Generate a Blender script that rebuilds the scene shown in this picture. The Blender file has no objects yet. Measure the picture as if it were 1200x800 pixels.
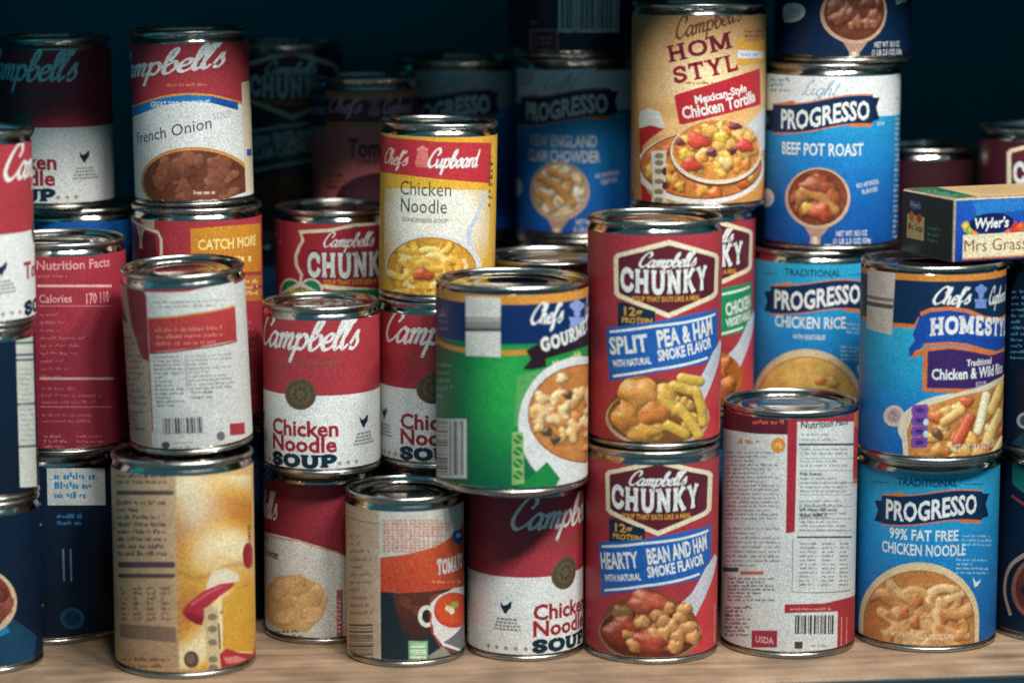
import bpy, math, random
import numpy as np
from mathutils import Vector, geometry

scene = bpy.context.scene
COL = scene.collection
PI = math.pi

# ------------------------------------------------------------------ camera
cd = bpy.data.cameras.new('camera')
cam = bpy.data.objects.new('camera', cd)
COL.objects.link(cam)
cam.location = (0.0, -1.5803, 0.4283)
cam.rotation_euler = (math.radians(81.0), 0, 0)
cd.lens = 98.97
cd.sensor_width = 36.0
cd.clip_start = 0.05
cd.clip_end = 50
cd.dof.use_dof = True
cd.dof.focus_distance = 1.62
cd.dof.aperture_fstop = 3.0
scene.camera = cam

# ------------------------------------------------------------------ world: dim teal ambient of the dark room
world = bpy.data.worlds.new('World')
scene.world = world
world.use_nodes = True
bg = world.node_tree.nodes['Background']
bg.inputs['Color'].default_value = (0.075, 0.27, 0.37, 1)
bg.inputs['Strength'].default_value = 0.46

# ------------------------------------------------------------------ lamps: a row of room lights above and in front, to the right
def lamp(az, el, d, sx, sy, power, color):
    ld = bpy.data.lights.new('ceiling_lamp', 'AREA')
    ld.shape = 'RECTANGLE'
    ld.size = sx
    ld.size_y = sy
    ld.energy = power
    ld.color = color
    o = bpy.data.objects.new('ceiling_lamp', ld)
    COL.objects.link(o)
    a, e = math.radians(az), math.radians(el)
    tgt = Vector((0.06, 0.0, 0.2))
    o.location = tgt + Vector((math.sin(a) * math.cos(e), -math.cos(a) * math.cos(e), math.sin(e))) * d
    o.rotation_euler = (tgt - o.location).to_track_quat('-Z', 'Y').to_euler()
    return o

WARM = (1.0, 0.975, 0.93)
lamp(-2, 52, 1.30, 0.18, 0.125, 8.0, WARM)
lamp(22, 53, 1.30, 0.20, 0.125, 13.0, WARM)
lamp(46, 53, 1.30, 0.20, 0.125, 12.0, WARM)

scene.view_settings.view_transform = 'Standard'
scene.view_settings.look = 'None'
scene.view_settings.exposure = 0.0
scene.view_settings.gamma = 1.0
scene.render.engine = 'CYCLES'
scene.cycles.max_bounces = 6
scene.cycles.filter_width = 1.8
scene.cycles.caustics_reflective = False
scene.cycles.caustics_refractive = False

# ------------------------------------------------------------------ materials
def lin(h):
    h = h.lstrip('#')
    out = []
    for i in (0, 2, 4):
        c = int(h[i:i + 2], 16) / 255.0
        out.append(c / 12.92 if c <= 0.04045 else ((c + 0.055) / 1.055) ** 2.4)
    return tuple(out)

def new_mat(name):
    m = bpy.data.materials.new(name)
    m.use_nodes = True
    nt = m.node_tree
    return m, nt, nt.nodes['Principled BSDF'], nt.nodes.new, nt.links.new

def print_mat(name, rough, grain, spec):
    """Ink on paper: colour of the print, with the speckle of cheap screen printing."""
    m, nt, b, N, K = new_mat(name)
    at = N('ShaderNodeAttribute'); at.attribute_name = 'ink'
    tc = N('ShaderNodeTexCoord')
    n1 = N('ShaderNodeTexNoise'); n1.inputs['Scale'].default_value = 1600; n1.inputs['Detail'].default_value = 1.5
    K(tc.outputs['Object'], n1.inputs['Vector'])
    mr = N('ShaderNodeMapRange')
    mr.inputs['From Min'].default_value = 0.28; mr.inputs['From Max'].default_value = 0.72
    mr.inputs['To Min'].default_value = 1 - grain; mr.inputs['To Max'].default_value = 1 + grain * 0.85
    K(n1.outputs['Fac'], mr.inputs['Value'])
    # slight colour misregistration between the inks
    hs = N('ShaderNodeHueSaturation')
    n2 = N('ShaderNodeTexNoise'); n2.inputs['Scale'].default_value = 1300; n2.inputs['Detail'].default_value = 1
    mp = N('ShaderNodeMapping'); mp.inputs['Location'].default_value = (3.1, 1.7, 0.4)
    K(tc.outputs['Object'], mp.inputs['Vector']); K(mp.outputs['Vector'], n2.inputs['Vector'])
    m2 = N('ShaderNodeMapRange')
    m2.inputs['From Min'].default_value = 0.3; m2.inputs['From Max'].default_value = 0.7
    m2.inputs['To Min'].default_value = 0.485; m2.inputs['To Max'].default_value = 0.515
    K(n2.outputs['Fac'], m2.inputs['Value']); K(m2.outputs['Result'], hs.inputs['Hue'])
    K(at.outputs['Color'], hs.inputs['Color'])
    # broad fading
    n3 = N('ShaderNodeTexNoise'); n3.inputs['Scale'].default_value = 45; n3.inputs['Detail'].default_value = 3
    K(tc.outputs['Object'], n3.inputs['Vector'])
    m3 = N('ShaderNodeMapRange'); m3.inputs['To Min'].default_value = 0.88; m3.inputs['To Max'].default_value = 1.1
    K(n3.outputs['Fac'], m3.inputs['Value'])
    mu = N('ShaderNodeMath'); mu.operation = 'MULTIPLY'
    K(mr.outputs['Result'], mu.inputs[0]); K(m3.outputs['Result'], mu.inputs[1])
    vm = N('ShaderNodeVectorMath'); vm.operation = 'SCALE'
    K(hs.outputs['Color'], vm.inputs[0]); K(mu.outputs['Value'], vm.inputs['Scale'])
    K(vm.outputs['Vector'], b.inputs['Base Color'])
    n4 = N('ShaderNodeTexNoise'); n4.inputs['Scale'].default_value = 60; n4.inputs['Detail'].default_value = 2
    K(tc.outputs['Object'], n4.inputs['Vector'])
    bp = N('ShaderNodeBump'); bp.inputs['Strength'].default_value = 0.3; bp.inputs['Distance'].default_value = 0.002
    K(n4.outputs['Fac'], bp.inputs['Height']); K(bp.outputs['Normal'], b.inputs['Normal'])
    b.inputs['Roughness'].default_value = rough
    b.inputs['Specular IOR Level'].default_value = spec
    return m

PAPER = print_mat('printed_paper', 0.45, 0.47, 0.32)
CARD = print_mat('printed_card', 0.5, 0.5, 0.3)

def metal_mat(name, col, rough):
    m, nt, b, N, K = new_mat(name)
    tc = N('ShaderNodeTexCoord')
    n = N('ShaderNodeTexNoise'); n.inputs['Scale'].default_value = 220; n.inputs['Detail'].default_value = 3
    K(tc.outputs['Object'], n.inputs['Vector'])
    r = N('ShaderNodeMapRange'); r.inputs['To Min'].default_value = rough * 0.7; r.inputs['To Max'].default_value = rough * 1.35
    K(n.outputs['Fac'], r.inputs['Value']); K(r.outputs['Result'], b.inputs['Roughness'])
    n2 = N('ShaderNodeTexNoise'); n2.inputs['Scale'].default_value = 1000; n2.inputs['Detail'].default_value = 1
    K(tc.outputs['Object'], n2.inputs['Vector'])
    cr = N('ShaderNodeValToRGB')
    cr.color_ramp.elements[0].position = 0.3; cr.color_ramp.elements[1].position = 0.7
    cr.color_ramp.elements[0].color = (col[0] * .65, col[1] * .65, col[2] * .65, 1)
    cr.color_ramp.elements[1].color = (col[0], col[1], col[2], 1)
    K(n2.outputs['Fac'], cr.inputs['Fac']); K(cr.outputs['Color'], b.inputs['Base Color'])
    b.inputs['Metallic'].default_value = 1.0
    return m

TIN = metal_mat('tinplate', (0.62, 0.59, 0.54), 0.13)
TIN_RIM = metal_mat('tinplate_rim', (0.54, 0.51, 0.46), 0.27)

def wood_mat():
    m, nt, b, N, K = new_mat('raw_wood')
    tc = N('ShaderNodeTexCoord')
    mp = N('ShaderNodeMapping'); mp.inputs['Scale'].default_value = (4, 60, 60)
    K(tc.outputs['Object'], mp.inputs['Vector'])
    n = N('ShaderNodeTexNoise'); n.inputs['Scale'].default_value = 2.2; n.inputs['Detail'].default_value = 6; n.inputs['Distortion'].default_value = 0.6
    K(mp.outputs['Vector'], n.inputs['Vector'])
    cr = N('ShaderNodeValToRGB')
    e = cr.color_ramp.elements
    e[0].position = 0.3; e[0].color = (0.22, 0.14, 0.085, 1)
    e[1].position = 0.72; e[1].color = (0.44, 0.305, 0.195, 1)
    e.new(0.5).color = (0.34, 0.23, 0.145, 1)
    K(n.outputs['Fac'], cr.inputs['Fac'])
    g = N('ShaderNodeTexNoise'); g.inputs['Scale'].default_value = 1000; g.inputs['Detail'].default_value = 1
    K(tc.outputs['Object'], g.inputs['Vector'])
    mr = N('ShaderNodeMapRange'); mr.inputs['From Min'].default_value = 0.28; mr.inputs['From Max'].default_value = 0.72
    mr.inputs['To Min'].default_value = 0.62; mr.inputs['To Max'].default_value = 1.3
    K(g.outputs['Fac'], mr.inputs['Value'])
    st = N('ShaderNodeTexNoise'); st.inputs['Scale'].default_value = 22; st.inputs['Detail'].default_value = 5
    K(tc.outputs['Object'], st.inputs['Vector'])
    sm = N('ShaderNodeMapRange'); sm.inputs['From Min'].default_value = 0.35; sm.inputs['From Max'].default_value = 0.62
    sm.inputs['To Min'].default_value = 0.58; sm.inputs['To Max'].default_value = 1.06
    K(st.outputs['Fac'], sm.inputs['Value'])
    mm = N('ShaderNodeMath'); mm.operation = 'MULTIPLY'
    K(mr.outputs['Result'], mm.inputs[0]); K(sm.outputs['Result'], mm.inputs[1])
    vm = N('ShaderNodeVectorMath'); vm.operation = 'SCALE'
    K(cr.outputs['Color'], vm.inputs[0]); K(mm.outputs['Value'], vm.inputs['Scale'])
    K(vm.outputs['Vector'], b.inputs['Base Color'])
    bp = N('ShaderNodeBump'); bp.inputs['Strength'].default_value = 0.3; bp.inputs['Distance'].default_value = 0.0015
    K(n.outputs['Fac'], bp.inputs['Height']); K(bp.outputs['Normal'], b.inputs['Normal'])
    b.inputs['Roughness'].default_value = 0.6
    return m
WOOD = wood_mat()

def wall_mat():
    m, nt, b, N, K = new_mat('dark_painted_panel')
    tc = N('ShaderNodeTexCoord')
    n = N('ShaderNodeTexNoise'); n.inputs['Scale'].default_value = 6; n.inputs['Detail'].default_value = 5
    K(tc.outputs['Object'], n.inputs['Vector'])
    cr = N('ShaderNodeValToRGB')
    cr.color_ramp.elements[0].color = (0.001, 0.25, 0.33, 1); cr.color_ramp.elements[1].color = (0.002, 0.31, 0.40, 1)
    K(n.outputs['Fac'], cr.inputs['Fac']); K(cr.outputs['Color'], b.inputs['Base Color'])
    b.inputs['Roughness'].default_value = 0.8
    return m
WALLM = wall_mat()
LIPM, _nt, _b, _N, _K = new_mat('dark_edge')  # near-black navy of the strip along the shelf front
_n = _N('ShaderNodeTexNoise'); _n.inputs['Scale'].default_value = 80
_c = _N('ShaderNodeValToRGB'); _c.color_ramp.elements[0].color = (0.003, 0.02, 0.035, 1); _c.color_ramp.elements[1].color = (0.008, 0.04, 0.06, 1)
_K(_n.outputs['Fac'], _c.inputs['Fac']); _K(_c.outputs['Color'], _b.inputs['Base Color']); _b.inputs['Roughness'].default_value = 0.75

# ------------------------------------------------------------------ object helpers
def link(name, me, mat, parent=None):
    o = bpy.data.objects.new(name, me)
    COL.objects.link(o)
    if mat is not None and not me.materials:
        me.materials.append(mat)
    if parent is not None:
        o.parent = parent
    return o

def pydata(name, V, F, smooth=True):
    me = bpy.data.meshes.new(name)
    me.from_pydata(V, [], F)
    me.update()
    if smooth:
        me.polygons.foreach_set('use_smooth', [True] * len(me.polygons))
    return me

def lathe(name, prof, seg=96, cap_start=False, cap_end=False):
    V, F = [], []
    n = len(prof)
    for k in range(seg):
        a = 2 * PI * k / seg
        for r, z in prof:
            V.append((r * math.sin(a), -r * math.cos(a), z))
    for k in range(seg):
        k2 = (k + 1) % seg
        for i in range(n - 1):
            F.append((k * n + i, k2 * n + i, k2 * n + i + 1, k * n + i + 1))
    if cap_start:
        F.append([k * n for k in range(seg)][::-1])
    if cap_end:
        F.append([k * n + n - 1 for k in range(seg)])
    return pydata(name, V, F)

def slab_mesh(name, x0, x1, y0, y1, z0, z1, bev=0.002):
    import bmesh
    bm = bmesh.new()
    bmesh.ops.create_cube(bm, size=1)
    for v in bm.verts:
        v.co = Vector((x0 if v.co.x < 0 else x1, y0 if v.co.y < 0 else y1, z0 if v.co.z < 0 else z1))
    if bev:
        bmesh.ops.bevel(bm, geom=bm.edges[:], offset=bev, segments=2, profile=0.5, affect='EDGES')
    me = bpy.data.meshes.new(name)
    bm.to_mesh(me); bm.free()
    return me

# ------------------------------------------------------------------ setting
YAW = math.radians(7.0)
sh = link('shelf', slab_mesh('shelf', -0.75, 0.75, -0.091, 0.34, -0.018, 0.0, 0.0012), WOOD)
sh.rotation_euler = (0, 0, YAW); sh['kind'] = 'structure'
lip = link('front_edge', slab_mesh('front_edge', -0.75, 0.75, -0.094, -0.0912, -0.020, -0.0012, 0.0006), LIPM, sh)
up = link('upper_shelf', slab_mesh('upper_shelf', -0.75, 0.75, -0.058, 0.34, 0.474, 0.494, 0.0015), WOOD)
up.rotation_euler = (0, 0, math.radians(11.0)); up['kind'] = 'structure'
bw = link('back_wall', slab_mesh('back_wall', -0.75, 0.75, 0.3425, 0.36, -0.20, 0.60, 0), WALLM)
bw.rotation_euler = (0, 0, YAW); bw['kind'] = 'structure'

for nm, x in (('left_shade_panel', -0.375), ('right_shade_panel', 0.425)):  # unseen side panels, added to darken the cans at both ends
    w = link(nm, slab_mesh(nm, x - 0.009, x + 0.009, -0.085, 0.34, 0.0008, 0.4725, 0.0006), WALLM)
    w.rotation_euler = (0, 0, YAW); w['kind'] = 'structure'

# ------------------------------------------------------------------ lettering
def catmull(P, n=5):
    if len(P) < 3:
        return list(P)
    out = []
    Q = [P[0]] + list(P) + [P[-1]]
    for i in range(1, len(Q) - 2):
        p0, p1, p2, p3 = Q[i - 1], Q[i], Q[i + 1], Q[i + 2]
        for k in range(n):
            t = k / n
            t2, t3 = t * t, t * t * t
            out.append(tuple(0.5 * ((2 * p1[j]) + (-p0[j] + p2[j]) * t + (2 * p0[j] - 5 * p1[j] + 4 * p2[j] - p3[j]) * t2
                                    + (-p0[j] + 3 * p1[j] - 3 * p2[j] + p3[j]) * t3) for j in (0, 1)))
    out.append(tuple(P[-1]))
    return out

def ribbon(P, w, nib=None):
    """Quads along a path; nib = angle of a broad pen (None: even width)."""
    n = len(P)
    Lp, Rp = [], []
    for i in range(n):
        a = P[max(0, i - 1)]; b = P[min(n - 1, i + 1)]
        dx, dy = b[0] - a[0], b[1] - a[1]
        d = math.hypot(dx, dy) or 1e-9
        dx, dy = dx / d, dy / d
        h = w / 2
        if nib is not None:
            h *= 0.42 + 0.58 * abs(dx * math.sin(nib) - dy * math.cos(nib))
        Lp.append((P[i][0] - dy * h, P[i][1] + dx * h)); Rp.append((P[i][0] + dy * h, P[i][1] - dx * h))
    return [[Lp[i], Rp[i], Rp[i + 1], Lp[i + 1]] for i in range(n - 1)]

SCRIPT = {   # joined hand lettering: x-height 1, ascender 2
 'C': (1.15, [[(1.0, 1.35), (1.22, 1.7), (1.05, 2.15), (0.6, 2.0), (0.2, 1.2), (0.12, 0.45), (0.45, 0.0), (0.85, 0.15), (1.15, 0.5)]]),
 'a': (0.98, [[(0.72, 0.85), (0.4, 1.0), (0.08, 0.55), (0.15, 0.08), (0.45, 0.1), (0.72, 0.6)], [(0.78, 1.0), (0.7, 0.3), (0.82, 0.0), (1.05, 0.2)]]),
 'm': (1.22, [[(0.0, 0.75), (0.14, 1.0), (0.16, 0.5), (0.12, 0.0)], [(0.12, 0.45), (0.4, 1.0), (0.56, 0.8), (0.5, 0.0)], [(0.5, 0.45), (0.8, 1.0), (0.96, 0.8), (0.9, 0.2), (1.02, 0.0), (1.25, 0.2)]]),
 'p': (0.92, [[(0.0, 0.75), (0.15, 1.05), (0.15, 0.3), (0.02, -0.9)], [(0.15, 0.6), (0.48, 1.0), (0.78, 0.6), (0.58, 0.05), (0.2, 0.12)]]),
 'b': (0.85, [[(0.3, 1.0), (0.5, 1.7), (0.42, 2.05), (0.2, 1.7), (0.1, 0.7), (0.2, 0.05), (0.5, 0.05), (0.74, 0.5), (0.55, 0.95), (0.2, 0.6)]]),
 'e': (0.72, [[(0.08, 0.45), (0.5, 0.6), (0.55, 0.95), (0.25, 0.95), (0.05, 0.45), (0.22, 0.03), (0.55, 0.08), (0.78, 0.35)]]),
 'l': (0.46, [[(0.0, 0.35), (0.4, 1.5), (0.36, 2.05), (0.16, 1.7), (0.1, 0.5), (0.24, 0.0), (0.52, 0.3)]]),
 "'": (0.22, [[(0.22, 2.05), (0.1, 1.65)]]),
 's': (0.62, [[(0.0, 0.3), (0.36, 1.15), (0.4, 0.75), (0.52, 0.35), (0.32, 0.0), (0.0, 0.08)]]),
 'h': (0.86, [[(0.0, 0.35), (0.36, 1.5), (0.32, 2.05), (0.14, 1.7), (0.1, 0.0)], [(0.1, 0.5), (0.42, 1.0), (0.56, 0.75), (0.54, 0.15), (0.68, 0.0), (0.9, 0.25)]]),
 'f': (0.55, [[(0.0, 0.35), (0.4, 1.5), (0.38, 2.05), (0.18, 1.7), (0.14, 0.0), (0.08, -0.8), (0.28, -0.6), (0.28, 0.1), (0.6, 0.35)]]),
 'u': (0.92, [[(0.0, 0.95), (0.06, 0.2), (0.28, 0.0), (0.6, 0.5)], [(0.66, 1.0), (0.62, 0.2), (0.76, 0.0), (0.98, 0.25)]]),
 'o': (0.8, [[(0.4, 1.0), (0.08, 0.55), (0.3, 0.0), (0.64, 0.45), (0.45, 0.98), (0.85, 0.8)]]),
 'r': (0.6, [[(0.0, 0.75), (0.14, 1.0), (0.12, 0.0)], [(0.13, 0.5), (0.38, 0.98), (0.6, 0.9)]]),
 'd': (0.95, [[(0.65, 0.85), (0.35, 1.0), (0.06, 0.5), (0.28, 0.0), (0.62, 0.5)], [(0.8, 2.0), (0.64, 0.4), (0.76, 0.0), (1.0, 0.25)]]),
 'L': (1.05, [[(0.8, 1.6), (0.66, 2.1), (0.42, 1.6), (0.34, 0.4), (0.05, 0.08), (0.35, 0.15), (0.8, 0.0), (1.1, 0.35)]]),
 'i': (0.42, [[(0.08, 1.0), (0.06, 0.2), (0.2, 0.0), (0.46, 0.3)], [(0.12, 1.5), (0.16, 1.35)]]),
 'g': (0.85, [[(0.66, 0.85), (0.35, 1.0), (0.06, 0.5), (0.28, 0.0), (0.64, 0.5)], [(0.7, 1.0), (0.66, 0.0), (0.45, -0.9), (0.15, -0.6), (0.85, 0.25)]]),
 't': (0.5, [[(0.24, 1.7), (0.12, 0.3), (0.26, 0.0), (0.52, 0.3)], [(0.0, 1.15), (0.45, 1.2)]]),
 ' ': (0.5, []),
}
_run = {}
def script_run(text, w=0.24):
    key = ('s', text, w)
    if key not in _run:
        polys, x = [], 0.0
        for ch in text:
            adv, strokes = SCRIPT[ch]
            for s in strokes:
                P = [(px + x + 0.32 * py, py) for px, py in catmull(s)]
                polys += ribbon(P, w, math.radians(35))
            x += adv
        _run[key] = finish(polys, cap=2.05)
    return _run[key]

def finish(polys, cap):
    xs = [p[0] for q in polys for p in q]
    x0, x1 = min(xs), max(xs)
    return [[(p[0] - x0, p[1] / cap) for p in q] for q in polys], x1 - x0

SLAB = {   # heavy slab capitals: (advance, strokes, serif ends)
 'C': (0.98, [[(.84, .64), (.72, .84), (.48, .9), (.22, .76), (.15, .5), (.22, .24), (.48, .1), (.74, .16), (.88, .36)]], [('v', .86, .72)]),
 'H': (1.06, [[(.24, 0), (.24, 1)], [(.80, 0), (.80, 1)], [(.24, .5), (.80, .5)]], [('h', .24, 0), ('h', .24, 1), ('h', .80, 0), ('h', .80, 1)]),
 'U': (1.04, [[(.24, 1), (.24, .36), (.34, .14), (.52, .09), (.70, .14), (.80, .36), (.80, 1)]], [('h', .24, 1), ('h', .80, 1)]),
 'N': (1.08, [[(.24, 0), (.24, 1)], [(.82, 0), (.82, 1)], [(.22, .98), (.84, .02)]], [('h', .24, 0), ('h', .18, 1), ('h', .82, 1)]),
 'K': (1.04, [[(.24, 0), (.24, 1)], [(.26, .40), (.78, 1)], [(.42, .58), (.84, 0)]], [('h', .24, 0), ('h', .24, 1), ('h', .78, 1), ('h', .82, 0)]),
 'Y': (1.0, [[(.20, 1), (.50, .46)], [(.80, 1), (.50, .46)], [(.50, .5), (.50, 0)]], [('h', .20, 1), ('h', .80, 1), ('h', .50, 0)]),
 'S': (0.88, [[(.72, .68), (.62, .86), (.42, .9), (.20, .78), (.24, .58), (.60, .44), (.70, .26), (.50, .1), (.28, .12), (.14, .34)]], [('v', .74, .76), ('v', .14, .24)]),
 'O': (1.04, [[(.52, .9), (.24, .78), (.15, .5), (.24, .22), (.52, .1), (.80, .22), (.89, .5), (.80, .78), (.52, .9)]], []),
 'P': (0.92, [[(.24, 0), (.24, 1)], [(.24, .9), (.58, .9), (.76, .72), (.58, .48), (.24, .46)]], [('h', .24, 0), ('h', .2, 1)]),
 'M': (1.24, [[(.22, 0), (.22, 1)], [(1.0, 0), (1.0, 1)], [(.24, .98), (.61, .1)], [(.98, .98), (.61, .1)]], [('h', .22, 0), ('h', .18, 1), ('h', 1.0, 0), ('h', 1.04, 1)]),
 'E': (0.90, [[(.24, 0), (.24, 1)], [(.2, .92), (.74, .92)], [(.24, .5), (.6, .5)], [(.2, .08), (.76, .08)]], [('v', .74, .85), ('v', .76, .15)]),
 'T': (0.92, [[(.46, 0), (.46, 1)], [(.1, .92), (.82, .92)]], [('h', .46, 0), ('v', .12, .84), ('v', .80, .84)]),
 'L': (0.86, [[(.24, 0), (.24, 1)], [(.2, .08), (.74, .08)]], [('h', .24, 1), ('v', .74, .16)]),
 'R': (1.0, [[(.24, 0), (.24, 1)], [(.24, .9), (.58, .9), (.76, .72), (.58, .5), (.24, .48)], [(.5, .48), (.82, 0)]], [('h', .24, 0), ('h', .2, 1), ('h', .84, 0)]),
 'G': (1.0, [[(.82, .72), (.70, .86), (.48, .9), (.22, .76), (.15, .5), (.22, .24), (.48, .1), (.74, .16), (.82, .42)], [(.56, .44), (.9, .44)]], []),
 'A': (1.06, [[(.2, 0), (.53, 1)], [(.86, 0), (.53, 1)], [(.34, .32), (.72, .32)]], [('h', .2, 0), ('h', .86, 0)]),
 ' ': (0.5, [], []),
}
def slab_run(text, w=0.26, serif=0.2):
    key = ('b', text, w, serif)
    if key not in _run:
        polys, x = [], 0.0
        for ch in text:
            adv, strokes, ser = SLAB[ch]
            for s in strokes:
                P = catmull(s, 4) if len(s) > 2 else s
                polys += ribbon([(a + x, b) for a, b in P], w)
            for kind, a, b in ser:
                t = w * 0.55
                if kind == 'h':
                    yy = t / 2 if b < .5 else 1 - t / 2
                    polys += ribbon([(a + x - serif, yy), (a + x + serif, yy)], t)
                else:
                    polys += ribbon([(a + x, b - 0.16), (a + x, b + 0.16)], t)
            x += adv
        _run[key] = finish(polys, cap=1.0)
    return _run[key]

def sans_run(text, bold=0.0, shear=0.0):
    key = ('t', text, bold, shear)
    if key not in _run:
        cu = bpy.data.curves.new('lettering', 'FONT')
        cu.body = text
        cu.offset = bold
        cu.shear = shear
        cu.resolution_u = 2
        cu.fill_mode = 'FRONT'
        ob = bpy.data.objects.new('lettering', cu)
        me = ob.to_mesh()
        me.calc_loop_triangles()
        polys = [[(me.vertices[i].co.x, me.vertices[i].co.y) for i in t.vertices] for t in me.loop_triangles]
        ob.to_mesh_clear()
        bpy.data.objects.remove(ob)
        bpy.data.curves.remove(cu)
        _run[key] = finish(polys, cap=0.73)
    return _run[key]

# ------------------------------------------------------------------ printed labels
SEG = 96
STEP = 3.0e-6

class Print:
    """Artwork on a can's label.  Traced in a front elevation of the can: (x, y) in tracing units with the axis at cx,
    half width hw, front of the foot at yb and of the top at yt; ellipse() gives how much the curve of the can bends
    a level line.  Stored as true label millimetres (u round the can, v up it)."""
    def __init__(s, R, H, cx, hw, yb, yt, rot=0.0, v0=0.0044, v1=None, flat=None, tilt=(9.0, 0.01737)):
        s.R, s.H, s.cx, s.hw, s.yb, s.yt, s.rot = R, H, cx, hw, yb, yt, rot
        s.v0 = v0; s.v1 = H - 0.0076 if v1 is None else v1
        s.flat = flat
        s.tilt = tilt
        s.k = R / hw                      # metres per tracing unit
        s.du = 2 * PI * R / SEG
        s.V, s.F, s.C = [], [], []
        s.z = 0.00015
        s.rng = random.Random(int(cx * 7 + yb))
        s.ox = s.oy = 0.0
    # --- mapping
    def pt(s, x, y):
        x += s.ox; y += s.oy
        if s.flat:
            return ((x - s.cx) * s.k, (s.yb - y) / (s.yb - s.yt) * s.H)
        p = (x - s.cx) / s.hw
        q = max(-0.985, min(0.985, p))
        u = s.R * math.asin(q) + (p - q) * s.hw * s.k
        e = s.hw * math.sin(math.radians(s.tilt[0] + (y - 400) * s.tilt[1]))
        sag = e * (1 - math.sqrt(1 - q * q))
        return (u, (s.yb - sag - y) / (s.yb - s.yt) * s.H)
    def col(s, c):
        return lin(c) if isinstance(c, str) else c
    # --- storing
    def emit(s, P, z, cf):
        """P convex polygon in (u, v): cut to the label's height and to the facets of the can."""
        def cut(P, ax, lim, keep_less):
            out = []
            n = len(P)
            for i in range(n):
                a, b = P[i], P[(i + 1) % n]
                ina = a[ax] <= lim if keep_less else a[ax] >= lim
                inb = b[ax] <= lim if keep_less else b[ax] >= lim
                if ina: out.append(a)
                if ina != inb:
                    t = (lim - a[ax]) / (b[ax] - a[ax])
                    out.append((a[0] + (b[0] - a[0]) * t, a[1] + (b[1] - a[1]) * t))
            return out
        vs = [p[1] for p in P]
        if min(vs) < s.v0: P = cut(P, 1, s.v0, False)
        if len(P) > 2 and max(vs) > s.v1: P = cut(P, 1, s.v1, True)
        if len(P) < 3: return
        us = [p[0] for p in P]
        if s.flat:
            strips = [P]
        else:
            k0 = math.floor(min(us) / s.du); k1 = math.floor(max(us) / s.du)
            strips = []
            for k in range(k0, k1 + 1):
                Q = P
                if k > k0: Q = cut(Q, 0, k * s.du, False)
                if len(Q) > 2 and k < k1: Q = cut(Q, 0, (k + 1) * s.du, True)
                if len(Q) > 2: strips.append(Q)
        for Q in strips:
            A = sum(Q[i][0] * Q[(i + 1) % len(Q)][1] - Q[(i + 1) % len(Q)][0] * Q[i][1] for i in range(len(Q)))
            if abs(A) < 1e-12: continue
            if A < 0: Q = Q[::-1]
            b = len(s.V)
            for u, v in Q:
                s.V.append((u, v, z)); s.C.append(cf(u, v))
            s.F.append(tuple(range(b, b + len(Q))))
    def paint(s, polys, c, dz=0.0):
        """polys: convex, in (u, v); c a colour or a pair (top, bottom)."""
        s.z += STEP
        if isinstance(c, (tuple, list)) and isinstance(c[0], str):
            ca, cb = lin(c[0]), lin(c[1])
            vs = [p[1] for P in polys for p in P]
            lo, hi = min(vs), max(max(vs), min(vs) + 1e-6)
            cf = lambda u, v: tuple(cb[i] + (ca[i] - cb[i]) * (v - lo) / (hi - lo) for i in range(3))
        else:
            cc = s.col(c); cf = lambda u, v: cc
        z = s.z
        for P in polys:
            z += dz
            s.emit(P, z, cf)
        s.z = z
    # --- primitives in tracing units
    def base(s, stops):
        """Paper all the way round; stops [(y, colour)] down the label."""
        if isinstance(stops, str): stops = [(0, stops)]
        L = sorted([(s.pt(s.cx - s.ox, y - 0)[1], lin(c)) for y, c in stops])
        def cf(u, v):
            if v <= L[0][0]: return L[0][1]
            for (a, ca), (b, cb) in zip(L, L[1:]):
                if v <= b:
                    t = (v - a) / (b - a)
                    return tuple(ca[i] + (cb[i] - ca[i]) * t for i in range(3))
            return L[-1][1]
        s.z += STEP
        n = 24
        for j in range(n):
            a = s.v0 + (s.v1 - s.v0) * j / n; b = s.v0 + (s.v1 - s.v0) * (j + 1) / n
            if s.flat:
                w = s.flat
                s.emit([(w[0], a), (w[1], a), (w[1], b), (w[0], b)], s.z, cf)
            else:
                for k in range(-SEG // 2, SEG // 2):
                    s.emit([(k * s.du, a), ((k + 1) * s.du, a), ((k + 1) * s.du, b), (k * s.du, b)], s.z, cf)
    def band(s, y0, y1, c, full=True):
        a, b = s.pt(s.cx - s.ox, y1)[1], s.pt(s.cx - s.ox, y0)[1]
        lo, hi = (s.flat if s.flat else (-PI * s.R, PI * s.R))
        s.paint([[(lo, a), (hi, a), (hi, b), (lo, b)]], c)
    def tri(s, P, c):
        T = geometry.tessellate_polygon([[Vector((p[0], p[1], 0)) for p in P]])
        s.paint([[P[i] for i in t] for t in T], c)
    def poly(s, pts, c):
        Q = []
        n = len(pts)
        for i in range(n):
            a, b = pts[i], pts[(i + 1) % n]
            m = max(1, int(abs(a[0] - b[0]) / 14))
            for j in range(m):
                Q.append(s.pt(a[0] + (b[0] - a[0]) * j / m, a[1] + (b[1] - a[1]) * j / m))
        s.tri(Q, c)
    def rect(s, x0, y0, x1, y1, c):
        s.poly([(x0, y0), (x1, y0), (x1, y1), (x0, y1)], c)
    def ell(s, x, y, rx, ry, c, a0=0, a1=360, n=28):
        s.poly([(x + rx * math.cos(math.radians(a0 + (a1 - a0) * i / n)), y + ry * math.sin(math.radians(a0 + (a1 - a0) * i / n))) for i in range(n if a1 - a0 == 360 else n + 1)], c)
    def line(s, pts, w, c, smooth=False, nib=None):
        P = [s.pt(*p) for p in (catmull(pts, 6) if smooth else pts)]
        s.paint(ribbon(P, w * s.k, nib), c, 1e-7)
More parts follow.
